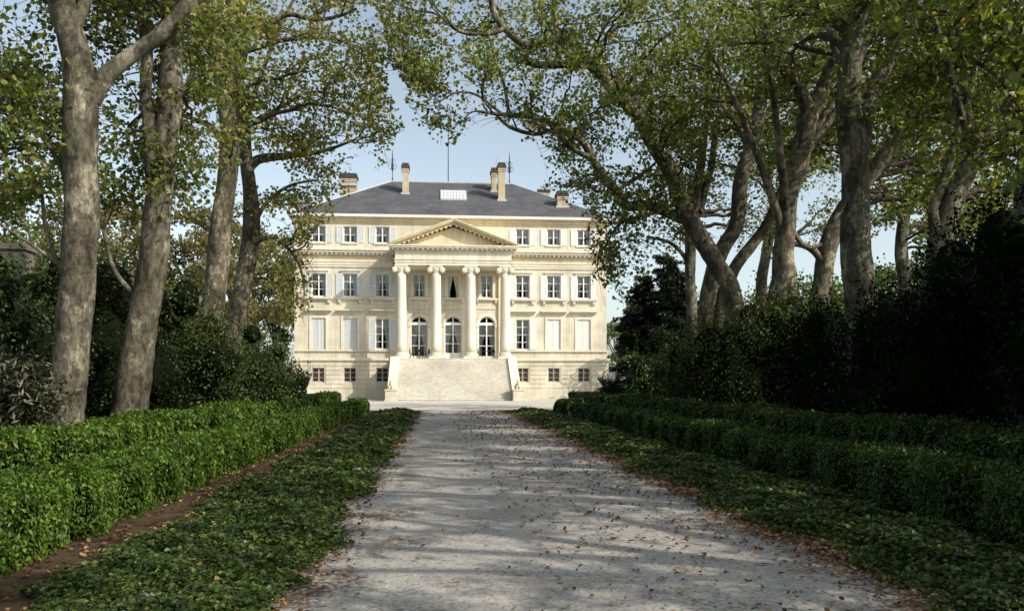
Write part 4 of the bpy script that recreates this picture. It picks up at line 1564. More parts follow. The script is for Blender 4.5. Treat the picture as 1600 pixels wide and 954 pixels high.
plane_tree('thickest dark plane trunk at right, forking high into a V of two limbs',
           [(1354, 704, 62), (1349, 480, 53), (1341, 398, 47), (1339, 293, 46), (1331, 200, 46), (1328, 140, 38), (1333, 60, 34), (1343, 0, 30), (1350, -100, 22), (1355, -200, 13)],
           [[(1338, 245, 34), (1360, 172, 30), (1376, 130, 28), (1398, 84, 26), (1427, 25, 24), (1448, -10, 22), (1490, -80, 15)],
            [(1335, 300, 9), (1310, 330, 7), (1290, 360, 4)]], 20.5,
           [([(1270, -20), (1520, -20), (1500, 200), (1290, 200)], 20, 20.2, 25)], upper=10, up_z=(9, 13.5), group=RG)
plane_tree('plane tree slanting strongly right behind the thickest dark trunk',
           [(1275, 684, 36), (1287, 440, 31), (1305, 360, 29), (1335, 305, 27), (1365, 268, 26), (1406, 210, 25), (1440, 170, 22), (1465, 147, 20), (1510, 110, 14), (1560, 60, 8)],
           [[(1292, 415, 14), (1270, 388, 12), (1240, 382, 9), (1215, 395, 5)], [(1400, 218, 12), (1420, 170, 10), (1430, 110, 7)]], 25.5,
           [([(1360, 60), (1580, 60), (1560, 340), (1390, 340)], 24, 24.5, 30)], upper=6, up_z=(9, 13.5), group=RG, bark='bark_pale', lean=(2, 0))
plane_tree('forked plane tree at right edge slanting right above the blackest bushes',
           [(1455, 727, 52), (1462, 480, 43), (1472, 400, 39), (1478, 350, 36), (1494, 302, 32), (1524, 251, 28), (1553, 210, 27), (1587, 168, 26), (1630, 110, 20), (1680, 20, 11)],
           [[(1470, 375, 20), (1461, 335, 17), (1473, 285, 14), (1494, 210, 13), (1515, 147, 12), (1524, 84, 10), (1524, 0, 9), (1530, -90, 5)],
            [(1545, 222, 11), (1500, 190, 8), (1460, 180, 5)]], 17,
           [([(1430, 0), (1610, 0), (1610, 340), (1470, 320)], 22, 16.8, 21)], upper=9, up_z=(9, 13.5), group=RG)
plane_tree('plane trunk cut off by the right edge of the photo',
           [(1614, 750, 52), (1606, 400, 38), (1600, 300, 34), (1606, 200, 32), (1616, 100, 28), (1630, -50, 22), (1640, -160, 12)],
           [[(1604, 180, 12), (1570, 120, 9), (1530, 90, 6)]], 14.5,
           [([(1510, 0), (1660, 0), (1660, 240), (1540, 240)], 8, 13, 16)], upper=10, up_z=(9, 13.5), group=RG)


# the avenue goes on beside and behind the camera
def avenue_tree(x, y, label, group, h=12.2, n=27, r=4.4, leaf_n=130):
    root = empty('plane_tree', (x, y, 0))
    tag(root, label, 'tree', group)
    base = np.array([x, y, 0.0])
    ph = rng.uniform(0, 6.28)
    tp = base + np.array([0.6 * math.cos(ph), 0.6 * math.sin(ph), h * 0.62])
    P = bezier(base + np.array([0, 0, -0.05]), base + np.array([0.3, 0.3, h * 0.3]), tp, 26)
    R = np.linspace(0.38, 0.2, 26)
    v, q = bark_tube(P, R, 16, 0.05, True)
    quads_object('trunk', [(v, q, 0)], [M['bark']], root, base, (0,))
    L3 = [(P, R)]
    for k in range(6):
        a = ph + k * 1.05 + rng.uniform(-0.3, 0.3)
        j = int(rng.integers(13, 25))
        e = np.array([x + math.cos(a) * r * 0.8, y + math.sin(a) * r * 0.8, rng.uniform(h * 0.6, h * 0.95)])
        B = bezier(P[j], (P[j] + e) / 2 + np.array([0, 0, 1.2]), e, 16)
        A = (B, np.linspace(0.15, 0.04, 16))
        v, q = bark_tube(*A, 9, 0.05)
        quads_object('limb', [(v, q, 0)], [M['bark']], root, base, (0,))
        L3.append(A)
    u = rand_dir(n) * (rng.uniform(0.15, 1, n) ** 0.45)[:, None]
    pts = base + u * np.array([r, r, h * 0.36]) + np.array([0, 0, h * 0.66])
    ch = grow_clumps(L3, pts, 1.25, leaf_n, 0.16)
    quads_object('crown', ch, [M['twig'], M['plane_leaf']], root, base, (0,))


for k, y in enumerate((10.4, 6.2, 2.0, -2.4, -7.0)):
    avenue_tree(9.2 + 0.3 * (k % 2), y, 'plane tree of the right row continuing outside the frame', RG)
for k, y in enumerate((5.0, -1.0)):
    avenue_tree(-10.2, y, 'plane tree of the left row continuing outside the frame', LG, n=34)


# ------------------------------------------------------------------ shrubs, fir, background trees
def lump_points(lumps, n, shell=0.45):
    """points near the surface of a set of ellipsoids (cx, cy, cz, rx, ry, rz)"""
    A = np.array([l[3] * l[5] + l[4] * l[5] for l in lumps])
    w = A / A.sum()
    idx = rng.choice(len(lumps), n, p=w)
    L = np.array(lumps)[idx]
    u = rand_dir(n)
    rr = 1 - shell * rng.uniform(0, 1, n) ** 2.0 + rng.normal(0, 0.13, n)
    return L[:, :3] + u * L[:, 3:] * rr[:, None], u


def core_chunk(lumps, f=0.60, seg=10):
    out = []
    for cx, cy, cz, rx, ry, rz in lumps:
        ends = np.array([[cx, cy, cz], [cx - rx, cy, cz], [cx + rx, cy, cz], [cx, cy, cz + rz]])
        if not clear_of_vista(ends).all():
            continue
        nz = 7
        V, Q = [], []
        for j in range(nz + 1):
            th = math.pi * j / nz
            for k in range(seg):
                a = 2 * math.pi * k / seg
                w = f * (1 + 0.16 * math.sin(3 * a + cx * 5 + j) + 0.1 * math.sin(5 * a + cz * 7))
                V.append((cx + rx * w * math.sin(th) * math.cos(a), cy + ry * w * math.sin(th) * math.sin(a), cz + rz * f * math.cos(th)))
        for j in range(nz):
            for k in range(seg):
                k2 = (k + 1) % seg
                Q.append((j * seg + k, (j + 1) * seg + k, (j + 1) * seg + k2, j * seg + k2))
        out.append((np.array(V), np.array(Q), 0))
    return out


def shrub(px, d, hw, h, label, leaf='laurel_leaf', n=6000, ls=0.10, group=None, name='shrub', k=15, seedlump=None, kind='simple', width=0.6, dy=1.0, top_sprays=60):
    b = ground_at(px, d)
    root = empty(name, b)
    tag(root, label, 'shrub', group)
    lumps = [(b[0], b[1], h * 0.46, hw * 0.8, hw * 0.8 * dy, h * 0.48)]
    for _ in range(k):
        a = rng.uniform(0, 6.28)
        rr = hw * rng.uniform(0.3, 0.88)
        s = rng.uniform(0.2, 0.46)
        lumps.append((b[0] + rr * math.cos(a), b[1] + rr * math.sin(a) * dy, h * rng.uniform(0.15, 0.88), hw * s, hw * s * dy, h * s * 0.5))
    C, U = lump_points(lumps, int(n * 1.7), 0.6)
    C = C + rng.normal(0, 0.045, C.shape) * min(2.0, h / 2)
    keep = (C[:, 2] > 0.03) & clear_of_vista(C)
    C, U = C[keep], U[keep]
    m = len(C)
    nr = unit(U * 0.8 + rand_dir(m, 0.3))
    v, q = leaf_arrays(C, nr, rand_dir(m, 0.2), ls * rng.uniform(0.55, 1.25, m), width, kind)
    chunks = core_chunk(lumps) + [(v, q, 1)]
    # thin shoots standing out of the outline
    SC = []
    for _ in range(top_sprays):
        l = lumps[int(rng.integers(len(lumps)))]
        u = rand_dir(1, 0.7)[0]
        p0 = np.array(l[:3]) + u * np.array(l[3:]) * 0.8
        e = p0 + unit(u + np.array([0, 0, 0.5])) * rng.uniform(0.35, 1.15) * min(1.0, h / 3)
        B = bezier(p0, (p0 + e) / 2 + rng.normal(0, 0.06, 3), e, 6)
        if not clear_of_vista(B).all():
            continue
        tv, tq = tube_arrays(B, np.linspace(0.012, 0.004, 6), 3)
        chunks.append((tv, tq, 0))
        t = rng.uniform(0, 1, 22)
        SC.append(np.stack([np.interp(t, np.linspace(0, 1, 6), B[:, c]) for c in range(3)], 1) + rng.normal(0, 0.06, (22, 3)))
    if SC:
        SC = np.concatenate(SC)
        v, q = leaf_arrays(SC, rand_dir(len(SC), 0.3), rand_dir(len(SC), 0.3), ls * rng.uniform(0.6, 1.1, len(SC)), width, kind)
        chunks.append((v, q, 1))
    quads_object('foliage', chunks, [M['core'], M[leaf]], root, b)
    st = MB()
    for _ in range(4):
        a = rng.uniform(0, 6.28)
        st.tube([(0.1 * math.cos(a), 0.1 * math.sin(a), -0.03), (hw * 0.2 * math.cos(a), hw * 0.2 * math.sin(a), h * 0.3), (hw * 0.4 * math.cos(a), hw * 0.4 * math.sin(a), h * 0.6)], [0.05, 0.035, 0.02], 6)
    st.build('stems', M['twig'], root)
    return root


SL, SR_ = 'evergreen shrubs behind the left hedges', 'evergreen shrubs behind the right hedges'
shrub(-75, 17.5, 2.0, 4.2, 'tall dark laurel at the left edge of the photo', group=SL, n=8000)
shrub(30, 21, 2.2, 4.0, 'dark laurel filling the gap left of the nearest trunk', group=SL, n=8000)
shrub(30, 15.2, 0.9, 2.2, 'pale streaky long-leaved shrub at far left beside the nearest trunk', leaf='pale_leaf', n=2600, ls=0.17, width=0.22, name='shrub')
shrub(150, 24, 2.0, 5.4, 'black-shaded laurel in the gap between the two nearest left trunks', leaf='laurel_shade', group=SL, n=8000)
shrub(262, 26, 1.7, 5.0, 'tall laurel immediately right of the second left trunk', leaf='laurel_mid', group=SL, n=8000)
shrub(322, 26, 1.9, 3.9, 'rounded laurel below the paired left trunks', leaf='laurel_mid', group=SL, n=9000, ls=0.10)
shrub(392, 30, 1.7, 2.7, 'broad low laurel in front of the far left trunk', leaf='laurel_mid', group=SL, n=7500, ls=0.10)
shrub(455, 36, 1.15, 2.1, 'sparse sunlit shrub touching the chateau basement window', leaf='mid_leaf', group=SL, n=5000, ls=0.12)
shrub(80, 30, 2.4, 6.5, 'mid green shrub seen far behind the nearest left trunk', leaf='mid_leaf', n=6000, ls=0.15)
for k, (px, d, h) in enumerate(((-60, 34, 4.2), (95, 35, 4.2), (185, 33, 4.4), (260, 38, 4.8), (335, 42, 4.5))):
    shrub(px, d, 2.6, h, 'dark woodland shrub in the understorey behind the left plane trunks', leaf='laurel_leaf' if k % 2 else 'mid_leaf', n=5000, ls=0.15, group='woodland shrubs behind the left trunks')
shrub(415, 46, 1.9, 4.4, 'light green bush left of the chateau corner', leaf='mid_leaf', n=6500, ls=0.15)

shrub(950, 42, 0.9, 1.9, 'low dark spiky shrub at the chateau right corner', leaf='fir_leaf', n=2600, ls=0.14, width=0.3, group=SR_)
shrub(1015, 38, 1.0, 3.0, 'yellowish small shrub before the dark fir', leaf='mid_leaf', n=3200, ls=0.12, group=SR_)
shrub(1070, 33, 1.5, 3.6, 'dark shrub under the slim upright trunk', leaf='laurel_mid', n=8000, group=SR_)
shrub(1092, 31, 1.2, 3.3, 'lower laurel between the yellowish shrub and the leaning tree foot', leaf='laurel_mid', n=5000, group=SR_)
shrub(1150, 28.5, 1.9, 4.7, 'laurel hiding the foot of the leaning plane tree', leaf='laurel_mid', n=9000, group=SR_)
shrub(1232, 24.4, 1.7, 4.5, 'laurel hiding the swollen foot of the pale trunk', leaf='laurel_mid', n=9000, group=SR_)
shrub(1300, 22.5, 1.3, 3.8, 'deeply shaded laurel left of the thickest dark trunk', leaf='laurel_shade', n=8000, group=SR_)
shrub(1378, 19.6, 1.4, 4.1, 'black shrub across the foot of the thickest trunk', leaf='laurel_shade', n=8000, group=SR_)
shrub(1455, 16.0, 1.3, 3.6, 'black shrub below the slanting forked tree', leaf='laurel_shade', n=8000, group=SR_)
shrub(1540, 15.6, 1.3, 4.3, 'tallest black shrub near the right edge', leaf='laurel_shade', n=9000, group=SR_)
shrub(1650, 13.4, 1.4, 4.5, 'black shrub cut by the right edge of the photo', leaf='laurel_shade', n=8000, group=SR_)
for k, (y, h) in enumerate(((10.5, 4.6), (7.0, 4.2), (3.0, 4.5), (-1.5, 4.2))):
    p = np.array([8.9, y])
    dd = (p[0] - CAM[0]) * FW[0] + p[1] * FW[1]
    lat = (p[0] - CAM[0]) * RT[0] + p[1] * RT[1]
    if dd > 0.5:
        shrub(800 + F * lat / dd, dd, 1.8, h, 'dark shrub of the right row outside the frame', leaf='laurel_shade', n=5000, ls=0.14, group='shrubs right of the frame')


def fir(px, d, leaders, label):
    """dark feathery evergreen: leaders = (side offset, back offset, height, half width)"""
    b = ground_at(px, d)
    root = empty('fir_tree', b)
    tag(root, label, 'tree')
    t = MB()
    chunks, C, A, NN = [], [], [], []
    for sx, sy, h, hw in leaders:
        top = np.array([sx + rng.normal(0, 0.2), sy, h])
        t.tube([(sx * 0.3, sy * 0.3, -0.05), (sx * 0.8, sy * 0.8, h * 0.4), tuple(top)], [0.16, 0.1, 0.02], 8)
        nb = int(16 * h)
        for k in range(nb):
            f = 0.05 + 0.93 * (k / nb)
            z = h * f
            ln = hw * (1 - f) ** 0.5 * rng.uniform(0.3, 1.2) + 0.25
            a = rng.uniform(0, 6.283)
            dr = np.array([math.cos(a), math.sin(a), 0])
            p0 = b + np.array([sx * min(1, 0.3 + f), sy * min(1, 0.3 + f), z])
            e = p0 + dr * ln + np.array([0, 0, ln * rng.uniform(-0.35, 0.35)])
            B = bezier(p0, (p0 + e) / 2 + np.array([0, 0, 0.22 * ln]), e, 7)
            tv, tq = tube_arrays(B, np.linspace(0.028, 0.006, 7), 4)
            chunks.append((tv, tq, 0))
            side = np.array([-dr[1], dr[0], 0])
            m = int(70 + 130 * ln)
            tt = rng.uniform(0.1, 1.05, m)
            c = np.stack([np.interp(tt, np.linspace(0, 1, 7), B[:, i]) for i in range(3)], 1)
            s = rng.choice([-1, 1], m)[:, None]
            w = rng.uniform(0.0, 0.34, m)[:, None] * (1.2 - tt)[:, None] * 1.4
            C.append(c + side * s * w + np.array([0, 0, -0.16]) * rng.uniform(0, 1, (m, 1)) + rng.normal(0, 0.03, (m, 3)))
            A.append(dr * 0.8 + side * s * 0.7 + np.array([0, 0, -0.35]) + rng.normal(0, 0.25, (m, 3)))
            NN.append(np.tile([0, 0, 1.0], (m, 1)) + rng.normal(0, 0.6, (m, 3)))
    t.build('trunk', M['twig'], root, True)
    C, A, NN = np.concatenate(C), np.concatenate(A), np.concatenate(NN)
    ok = clear_of_vista(C)
    C, A, NN = C[ok], A[ok], NN[ok]
    v, q = leaf_arrays(C, NN, A, rng.uniform(0.09, 0.24, len(C)), 0.34, 'simple')
    chunks.append((v, q, 1))
    quads_object('crown', chunks, [M['twig'], M['fir_leaf']], root, b)


fir(1025, 41, [(0.5, 0, 8.0, 1.9), (-0.5, 0.5, 7.0, 1.9), (1.3, 0.6, 7.3, 1.8), (-1.2, -0.3, 5.4, 1.5), (0.1, -0.9, 6.0, 1.8), (1.0, -0.6, 6.4, 1.7)], 'broad dark feathery fir right of the chateau, taller than the shrubs')


def far_tree(px, d, h, hw, label, leaf='far_leaf', n=7000, ls=0.3, z0=0.25, group=None, name='broadleaf_tree'):
    b = ground_at(px, d)
    root = empty(name, b)
    tag(root, label, 'tree', group)
    t = MB()
    t.tube([(0, 0, -0.1), (0.1, 0.05, h * 0.3), (0.0, 0.1, h * 0.6)], [h * 0.022, h * 0.017, h * 0.01], 9)
    for k in range(6):
        a = k * 1.05 + rng.uniform(0, 0.5)
        t.tube([(0.05, 0.05, h * rng.uniform(0.25, 0.5)), (hw * 0.3 * math.cos(a), hw * 0.3 * math.sin(a), h * 0.62), (hw * 0.62 * math.cos(a), hw * 0.62 * math.sin(a), h * rng.uniform(0.7, 0.86))], [h * 0.010, h * 0.007, h * 0.003], 6)
    t.build('trunk', M['bark'], root, True)
    nc = 60
    u = rand_dir(nc)
    cc = b + np.array([0, 0, h * (z0 + 1) / 2]) + u * np.array([hw, hw, h * (1 - z0) / 2]) * (rng.uniform(0.25, 1, nc) ** 0.4)[:, None]
    rad = rng.uniform(0.16, 0.30, nc) * hw
    m = n // nc
    C = np.concatenate([c + rand_dir(m) * (r * rng.uniform(0.2, 1.1, m) ** 0.5)[:, None] * np.array([1, 1, 0.7]) for c, r in zip(cc, rad)])
    C = C[(C[:, 2] > 0.1)]
    if d < 62:
        C = C[clear_of_vista(C)]
    k = len(C)
    v, q = leaf_arrays(C, rand_dir(k, 0.4), rand_dir(k), ls * rng.uniform(0.6, 1.2, k), 0.85, 'simple')
    quads_object('crown', [(v, q, 0)], [M[leaf]], root, b)


BG = 'trees of the park behind'
far_tree(428, 92, 16, 4.4, 'light green tree at the chateau left corner', n=9000, group=BG)
far_tree(370, 70, 17, 5.0, 'olive tree seen between the paired left trunks and chateau', leaf='far_olive', n=9000, group=BG)
far_tree(300, 58, 15, 4.6, 'olive tree seen right of the second left trunk', leaf='far_olive', n=9000, group=BG)
far_tree(165, 60, 17, 4.6, 'olive tree behind the gap between the two nearest left trunks', leaf='far_olive', n=8000, group=BG)
far_tree(75, 50, 14.5, 4.2, 'sunlit olive tree behind the left edge trunk', leaf='far_olive', n=9000, ls=0.24, group=BG)
far_tree(-70, 47, 13, 4.5, 'tree behind the stone outbuilding at left edge', leaf='far_leaf', n=7000, ls=0.26, group=BG)
far_tree(965, 118, 10.5, 4.0, 'light green tree beyond the chateau right corner', n=6000, group=BG)
far_tree(1010, 104, 9.0, 4.0, 'green tree beyond the fir at chateau right', n=6000, group=BG)
for k, (px, d, h) in enumerate(((1090, 74, 9.5), (1180, 66, 8.5), (1270, 60, 9), (1360, 54, 9), (1450, 50, 10), (1545, 46, 12), (1640, 42, 12))):
    far_tree(px, d, h, 4.6, ['green tree glimpsed between slim trunk and leaning tree', 'green tree glimpsed right of the leaning tree foot',
                             'green tree glimpsed behind the swollen pale trunk', 'green tree glimpsed behind the thickest trunk',
                             'green tree glimpsed behind the slanting forked tree', 'tall green tree filling the right edge behind the forked tree',
                             'green tree behind the trunk cut by the right edge'][k], n=6000, ls=0.28, group=BG, z0=0.1)


# back row of plane trees, only their stems and high boughs show
plane_tree('thin far plane trunk glimpsed between the wavy trunk and the swollen pale trunk',
           [(1185, 640, 22), (1190, 470, 18), (1196, 400, 17), (1212, 340, 16), (1240, 285, 14), (1268, 235, 12), (1290, 180, 8)],
           [[(1212, 340, 10), (1205, 290, 8), (1215, 230, 6)], [(1198, 395, 8), (1230, 375, 7), (1262, 350, 5)]], 44,
           [([(1120, 60), (1330, 60), (1330, 360), (1150, 360)], 34, 40, 48)], upper=0, group=RG, leaf_size=0.15, radius=1.3)
plane_tree('far plane trunk glimpsed right of the thickest dark trunk',
           [(1420, 640, 26), (1416, 470, 22), (1410, 390, 20), (1418, 320, 18), (1440, 250, 15), (1450, 180, 10)],
           [[(1414, 350, 10), (1385, 300, 8), (1370, 250, 6)]], 36,
           [([(1340, 80), (1560, 80), (1560, 380), (1370, 400)], 34, 33, 40)], upper=0, group=RG, leaf_size=0.15, radius=1.3)


# ------------------------------------------------------------------ stone outbuilding half hidden at the far left
def outbuilding():
    b = ground_at(100, 38)
    root = empty('outbuilding', b, 0.05)
    tag(root, 'dark stone outbuilding with broad chimney half hidden by leaves at far left', 'building')
    w = MB()
    w.box(-9, 3, 0, 6, 0, 4.9)
    w.add([(-9.001, 0, 4.9), (-9.001, 6, 4.9), (-9.001, 3, 6.3)], [(0, 1, 2)])
    w.add([(3.001, 0, 4.9), (3.001, 6, 4.9), (3.001, 3, 6.3)], [(2, 1, 0)])
    w.build('wall', M['old_wall'], root)
    r = MB()
    r.prism_x([(-0.4, 4.75), (3.0, 6.42), (6.4, 4.75), (6.4, 4.9), (3.0, 6.58), (-0.4, 4.9)], -9.4, 3.4)
    ro = r.build('roof', M['slate'], root)
    for x0, x1, zt in ((-3.9, -2.15, 8.1), (1.5, 2.9, 7.0)):
        c = MB()
        c.box(x0, x1, 1.0, 2.2, 4.9, zt - 0.3)
        c.box(x0 - 0.12, x1 + 0.12, 0.88, 2.32, zt - 0.295, zt)
        c.build('chimney', M['old_wall'], ro)
    for x in (-7, -4, -1, 1.6):
        f = MB()
        f.box(x - 0.6, x + 0.6, -0.06, -0.003, 2.0, 3.7)
        fo = f.build('window', M['white'], root)
        p = MB()
        p.box(x - 0.5, x + 0.5, -0.075, -0.062, 2.1, 3.6)
        p.build('pane', M['room'], fo)


outbuilding()


# ------------------------------------------------------------------ hedges and ivy beds
def hedge(x0, x1, y0, y1, h, label, leaf, n, ls0=0.05, group=None, seed=0.0, top_round=0.16, lump=0.11):
    root_loc = ((x0 + x1) / 2, y0, 0)
    root = empty('hedge', root_loc)
    tag(root, label, 'hedge', group)
    w = x1 - x0
    ys = np.linspace(y0, y1, 4000)

    def lsize(y):
        return ls0 * (1 + np.clip(np.abs(y) - 6, 0, 60) / 17.0)
    pdf = 1 / lsize(ys) ** 2
    # leave out nothing, but spread leaves so that coverage stays even with leaf size
    cdf = np.cumsum(pdf)
    cdf /= cdf[-1]
    nl = int(n)
    y = np.interp(rng.uniform(0, 1, nl), cdf, ys)
    per = 2 * h + w
    s = rng.uniform(0, per, nl)
    def wave(y, k):
        return lump * (np.abs(np.sin(y * 2.3 + 0.6 * np.sin(y * 0.7) + k + seed)) - 0.5) + 0.05 * np.sin(y * 4.7 + 2 * k + seed) + 0.03 * np.sin(y * 9.3 + k)
    bulge = wave(y, 0) + 0.03 * np.sin(s * 7 + y * 3)
    X = np.where(s < h, x0, np.where(s < h + w, x0 + (s - h), x1)).astype(float)
    Z = np.where(s < h, s, np.where(s < h + w, h, per - s)).astype(float)
    NX = np.where(s < h, -1.0, np.where(s < h + w, 0.0, 1.0))
    NZ = np.where((s >= h) & (s < h + w), 1.0, 0.0)
    # round the shoulders
    tz = np.clip((Z - (h - top_round)) / top_round, 0, 1)
    xc = (x0 + x1) / 2
    pull = top_round * 0.55 * tz ** 2
    side = np.sign(X - xc)
    edge = np.clip((np.abs(X - xc) - (w / 2 - top_round)) / top_round, 0, 1)
    X = X - side * pull * edge
    Z = Z - top_round * 0.45 * edge ** 2 * (NZ > 0)
    dep = -np.abs(rng.normal(0, 0.06, nl)) + rng.uniform(0, 0.05, nl)
    hz = 1 + 0.045 * np.sin(y * 0.9 + seed * 2) + 0.025 * np.sin(y * 2.7 + seed)
    X = X + NX * (dep + bulge)
    Z = (Z + NZ * (dep + 0.6 * bulge)) * hz
    C = np.stack([X, y, Z], 1)
    nr = np.stack([NX + side * 0.5 * edge * NZ, np.zeros(nl), NZ + 0.35], 1) + rng.normal(0, 0.6, (nl, 3))
    # end faces
    m = int(n * 0.05)
    for ye, sg in ((y0, -1), (y1, 1)):
        E = np.stack([rng.uniform(x0, x1, m), np.full(m, ye) + sg * rng.normal(0, 0.05, m), rng.uniform(0, h, m)], 1)
        C = np.concatenate([C, E])
        nr = np.concatenate([nr, np.tile([0, sg, 0.3], (m, 1)) + rng.normal(0, 0.6, (m, 3))])
    # stray shoots above the clip line
    ms = int(n * 0.03)
    ysx = np.interp(rng.uniform(0, 1, ms), cdf, ys)
    S = np.stack([rng.uniform(x0 + .05, x1 - .05, ms), ysx, h * (1 + 0.07 * np.sin(ysx * 0.9 + seed * 2)) + rng.uniform(0.0, 0.10, ms)], 1)
    C = np.concatenate([C, S])
    nr = np.concatenate([nr, rng.normal(0, 1, (ms, 3))])
    C[:, 2] = np.maximum(C[:, 2], 0.02)
    k = len(C)
    ax = rand_dir(k, 1.1) + nr * 0.6
    sz = lsize(C[:, 1]) * rng.uniform(0.5, 1.35, k)
    v, q = leaf_arrays(C, nr, ax, sz, 0.46, 'simple')
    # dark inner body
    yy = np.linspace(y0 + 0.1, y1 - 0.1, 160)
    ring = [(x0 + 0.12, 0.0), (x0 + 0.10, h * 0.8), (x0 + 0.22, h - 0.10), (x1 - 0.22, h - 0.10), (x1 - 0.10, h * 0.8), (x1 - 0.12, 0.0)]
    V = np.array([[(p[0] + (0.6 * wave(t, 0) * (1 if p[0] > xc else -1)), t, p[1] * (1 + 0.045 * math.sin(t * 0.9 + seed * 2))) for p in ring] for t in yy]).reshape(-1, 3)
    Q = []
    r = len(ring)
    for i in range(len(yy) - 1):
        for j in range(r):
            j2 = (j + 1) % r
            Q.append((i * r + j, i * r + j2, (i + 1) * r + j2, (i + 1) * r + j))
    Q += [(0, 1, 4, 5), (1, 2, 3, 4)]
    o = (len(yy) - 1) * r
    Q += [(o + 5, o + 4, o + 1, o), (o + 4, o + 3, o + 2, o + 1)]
    quads_object('foliage', [(V, np.array(Q), 0), (v, q, 1)], [M['core'], M[leaf]], root, root_loc)


HG = 'clipped hedges in pairs along the drive'
hedge(-6.1, -5.15, 3.0, 37.0, 0.68, 'front clipped hedge left of the drive, beside the brown soil strip', 'hedge_leaf', 125000, 0.051, HG, 0.3)
hedge(-8.0, -6.85, 3.0, 47.5, 0.94, 'taller rear hedge left of the drive, at the foot of the trunks', 'hedge_leaf', 110000, 0.062, HG, 1.9)
hedge(-5.7, -4.75, 38.0, 41.0, 0.72, 'short square box hedge at the far end of the left front hedge', 'hedge_leaf', 9000, 0.05, HG, 0.9)
hedge(4.5, 5.45, 3.0, 36.0, 0.72, 'front clipped hedge right of the drive, in deep shade', 'hedge_leaf_shade', 100000, 0.046, HG, 2.3, 0.12, 0.04)
hedge(6.2, 7.35, 3.0, 47.5, 1.0, 'taller rear hedge right of the drive, below the black shrubs', 'hedge_leaf_shade', 100000, 0.050, HG, 4.1, 0.12, 0.04)
hedge(4.35, 5.2, 36.8, 40.0, 0.76, 'short square box hedge at the far end of the right front hedge', 'hedge_leaf_shade', 9000, 0.05, HG, 3.2)


def ivy_bed(x0, x1, y0, y1, label, n, ls0=0.044, seed=0.0):
    def rag(y, s):
        return 0.16 * np.sin(y * 1.3 + s) + 0.10 * np.sin(y * 3.1 + 2 * s) + 0.06 * np.sin(y * 7.7 + s)
    ys = np.linspace(y0, y1, 4000)

    def lsize(y):
        return ls0 * (1 + np.clip(np.abs(y) - 5, 0, 60) / 13.0)
    cdf = np.cumsum(1 / lsize(ys) ** 2)
    cdf /= cdf[-1]

    def edges(y):
        e = np.clip((y1 - y) / 1.4, 0, 1) ** 0.5
        xm = (x0 + x1) / 2
        a = x0 + rag(y, seed)
        b = x1 + 0.8 * rag(y, seed + 2.2)
        return xm + (a - xm) * e, xm + (b - xm) * e

    def height(x, y, u):
        prof = np.clip(np.minimum(u, 1 - u) * 6, 0, 1) ** 0.7
        return prof * 0.72 * (0.15 + 0.045 * np.sin(x * 5.1 + y * 1.7 + seed) + 0.04 * np.sin(x * 2.3 - y * 3.9) + 0.03 * np.sin(x * 11 + y * 8.3))
    y = np.interp(rng.uniform(0, 1, n), cdf, ys)
    u = rng.uniform(0, 1, n)
    a, b = edges(y)
    x = a + (b - a) * u
    z = height(x, y, u) + rng.normal(0, 0.022, n) + 0.03
    C = np.stack([x, y, np.maximum(z, 0.015)], 1)
    # runners creeping out over the gravel and soil
    m = n // 12
    y2 = np.interp(rng.uniform(0, 1, m), cdf, ys)
    a2, b2 = edges(y2)
    sd = rng.integers(0, 2, m)
    x2 = np.where(sd == 0, a2 - np.abs(rng.normal(0, 0.09, m)), b2 + np.abs(rng.normal(0, 0.09, m)))
    C = np.concatenate([C, np.stack([x2, y2, rng.uniform(0.015, 0.06, m)], 1)])
    k = len(C)
    nr = np.tile([0.0, 0.0, 1.0], (k, 1)) + rng.normal(0, 0.42, (k, 3))
    v, q = leaf_arrays(C, nr, rand_dir(k), lsize(C[:, 1]) * rng.uniform(0.5, 1.25, k), 0.95, 'lobed')
    yy = np.linspace(y0, y1 - 0.05, 260)
    nu = 14
    V = []
    for t in yy:
        a, b = edges(t)
        for j in range(nu + 1):
            uu = j / nu
            xx = a + (b - a) * uu
            V.append((xx, t, float(height(xx, t, uu)) * 0.8 + 0.010))
    Q = []
    for i in range(len(yy) - 1):
        for j in range(nu):
            p = i * (nu + 1) + j
            Q.append((p, p + 1, p + nu + 2, p + nu + 1))
    o = quads_object('ivy_bed', [(np.array(V), np.array(Q), 0), (v, q, 1)], [M['soil_dark'], M['ivy_leaf']])
    tag(o, label, 'ground cover', kind='stuff')


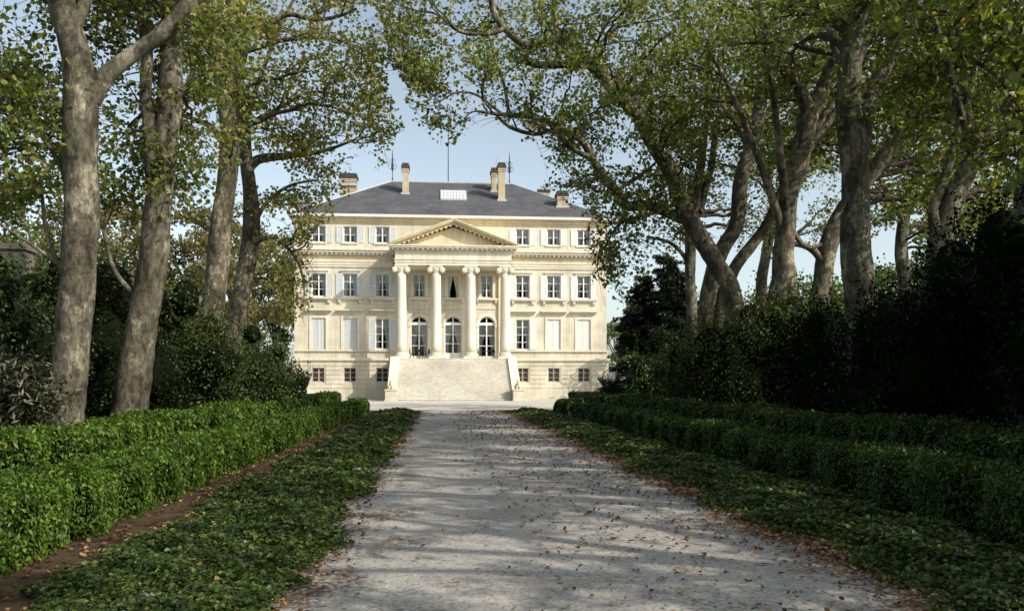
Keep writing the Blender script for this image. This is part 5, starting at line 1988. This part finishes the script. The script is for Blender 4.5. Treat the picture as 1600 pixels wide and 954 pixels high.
M['soil_dark'] = plain('dark soil under ivy', (0.022, 0.018, 0.01), 0.95, 0.05, 0.4, 8, bmp=0.5)
ivy_bed(-4.3, -2.6, 2.5, 45.5, 'low ivy bed along the left edge of the drive', 165000, seed=0.4)
ivy_bed(2.78, 4.45, 2.5, 45.5, 'low ivy bed along the right edge of the drive', 150000, seed=3.4)


# ------------------------------------------------------------------ fallen leaves and twigs
def litter(n):
    y = 3.5 + 43 * rng.uniform(0, 1, n) ** 1.55
    kind = rng.uniform(0, 1, n)
    x = np.where(kind < 0.38, 2.72 - np.abs(rng.normal(0, 0.30, n)),
                 np.where(kind < 0.55, -2.6 + np.abs(rng.normal(0, 0.22, n)),
                          np.where(kind < 0.72, rng.uniform(-5.1, -4.3, n), np.clip(rng.normal(1.2, 1.1, n), -2.4, 2.8))))
    nb = n // 9
    y = np.concatenate([y, rng.uniform(4.2, 15, nb)])
    x = np.concatenate([x, 2.75 - np.abs(rng.normal(0, 0.26, nb)) + 0.1])
    n = len(x)
    # drifts
    w = 0.5 + 0.5 * np.sin(y * 1.9 + 1) * np.sin(y * 0.7)
    keep = rng.uniform(0, 1, n) < 0.45 + 0.55 * w
    x, y = x[keep], y[keep]
    m = len(x)
    C = np.stack([x, y, 0.022 + rng.uniform(0, 0.014, m)], 1)
    nr = np.tile([0.0, 0.0, 1.0], (m, 1)) + rng.normal(0, 0.30, (m, 3))
    sz = (0.036 + 0.0012 * y) * rng.uniform(0.5, 1.5, m)
    v, q = leaf_arrays(C, nr, rand_dir(m), sz, 0.8, 'lobed')
    chunks = [(v, q, 0)]
    for _ in range(6):
        yy = rng.uniform(4.5, 22)
        xx = rng.choice([-1, 1]) * rng.uniform(1.2, 2.5)
        a = rng.uniform(0, 6.28)
        ln = rng.uniform(0.1, 0.4)
        P = np.array([(xx, yy, 0.02), (xx + ln * .5 * math.cos(a), yy + ln * .5 * math.sin(a), 0.03), (xx + ln * math.cos(a + .3), yy + ln * math.sin(a + .3), 0.02)])
        tv, tq = tube_arrays(P, np.array([0.006, 0.005, 0.003]), 4)
        chunks.append((tv, tq, 1))
    o = quads_object('fallen_leaves', chunks, [M['dead_leaf'], M['twig']])
    tag(o, 'brown fallen leaves and twigs scattered over the drive and its edges', 'leaf litter', kind='stuff')


litter(19000)
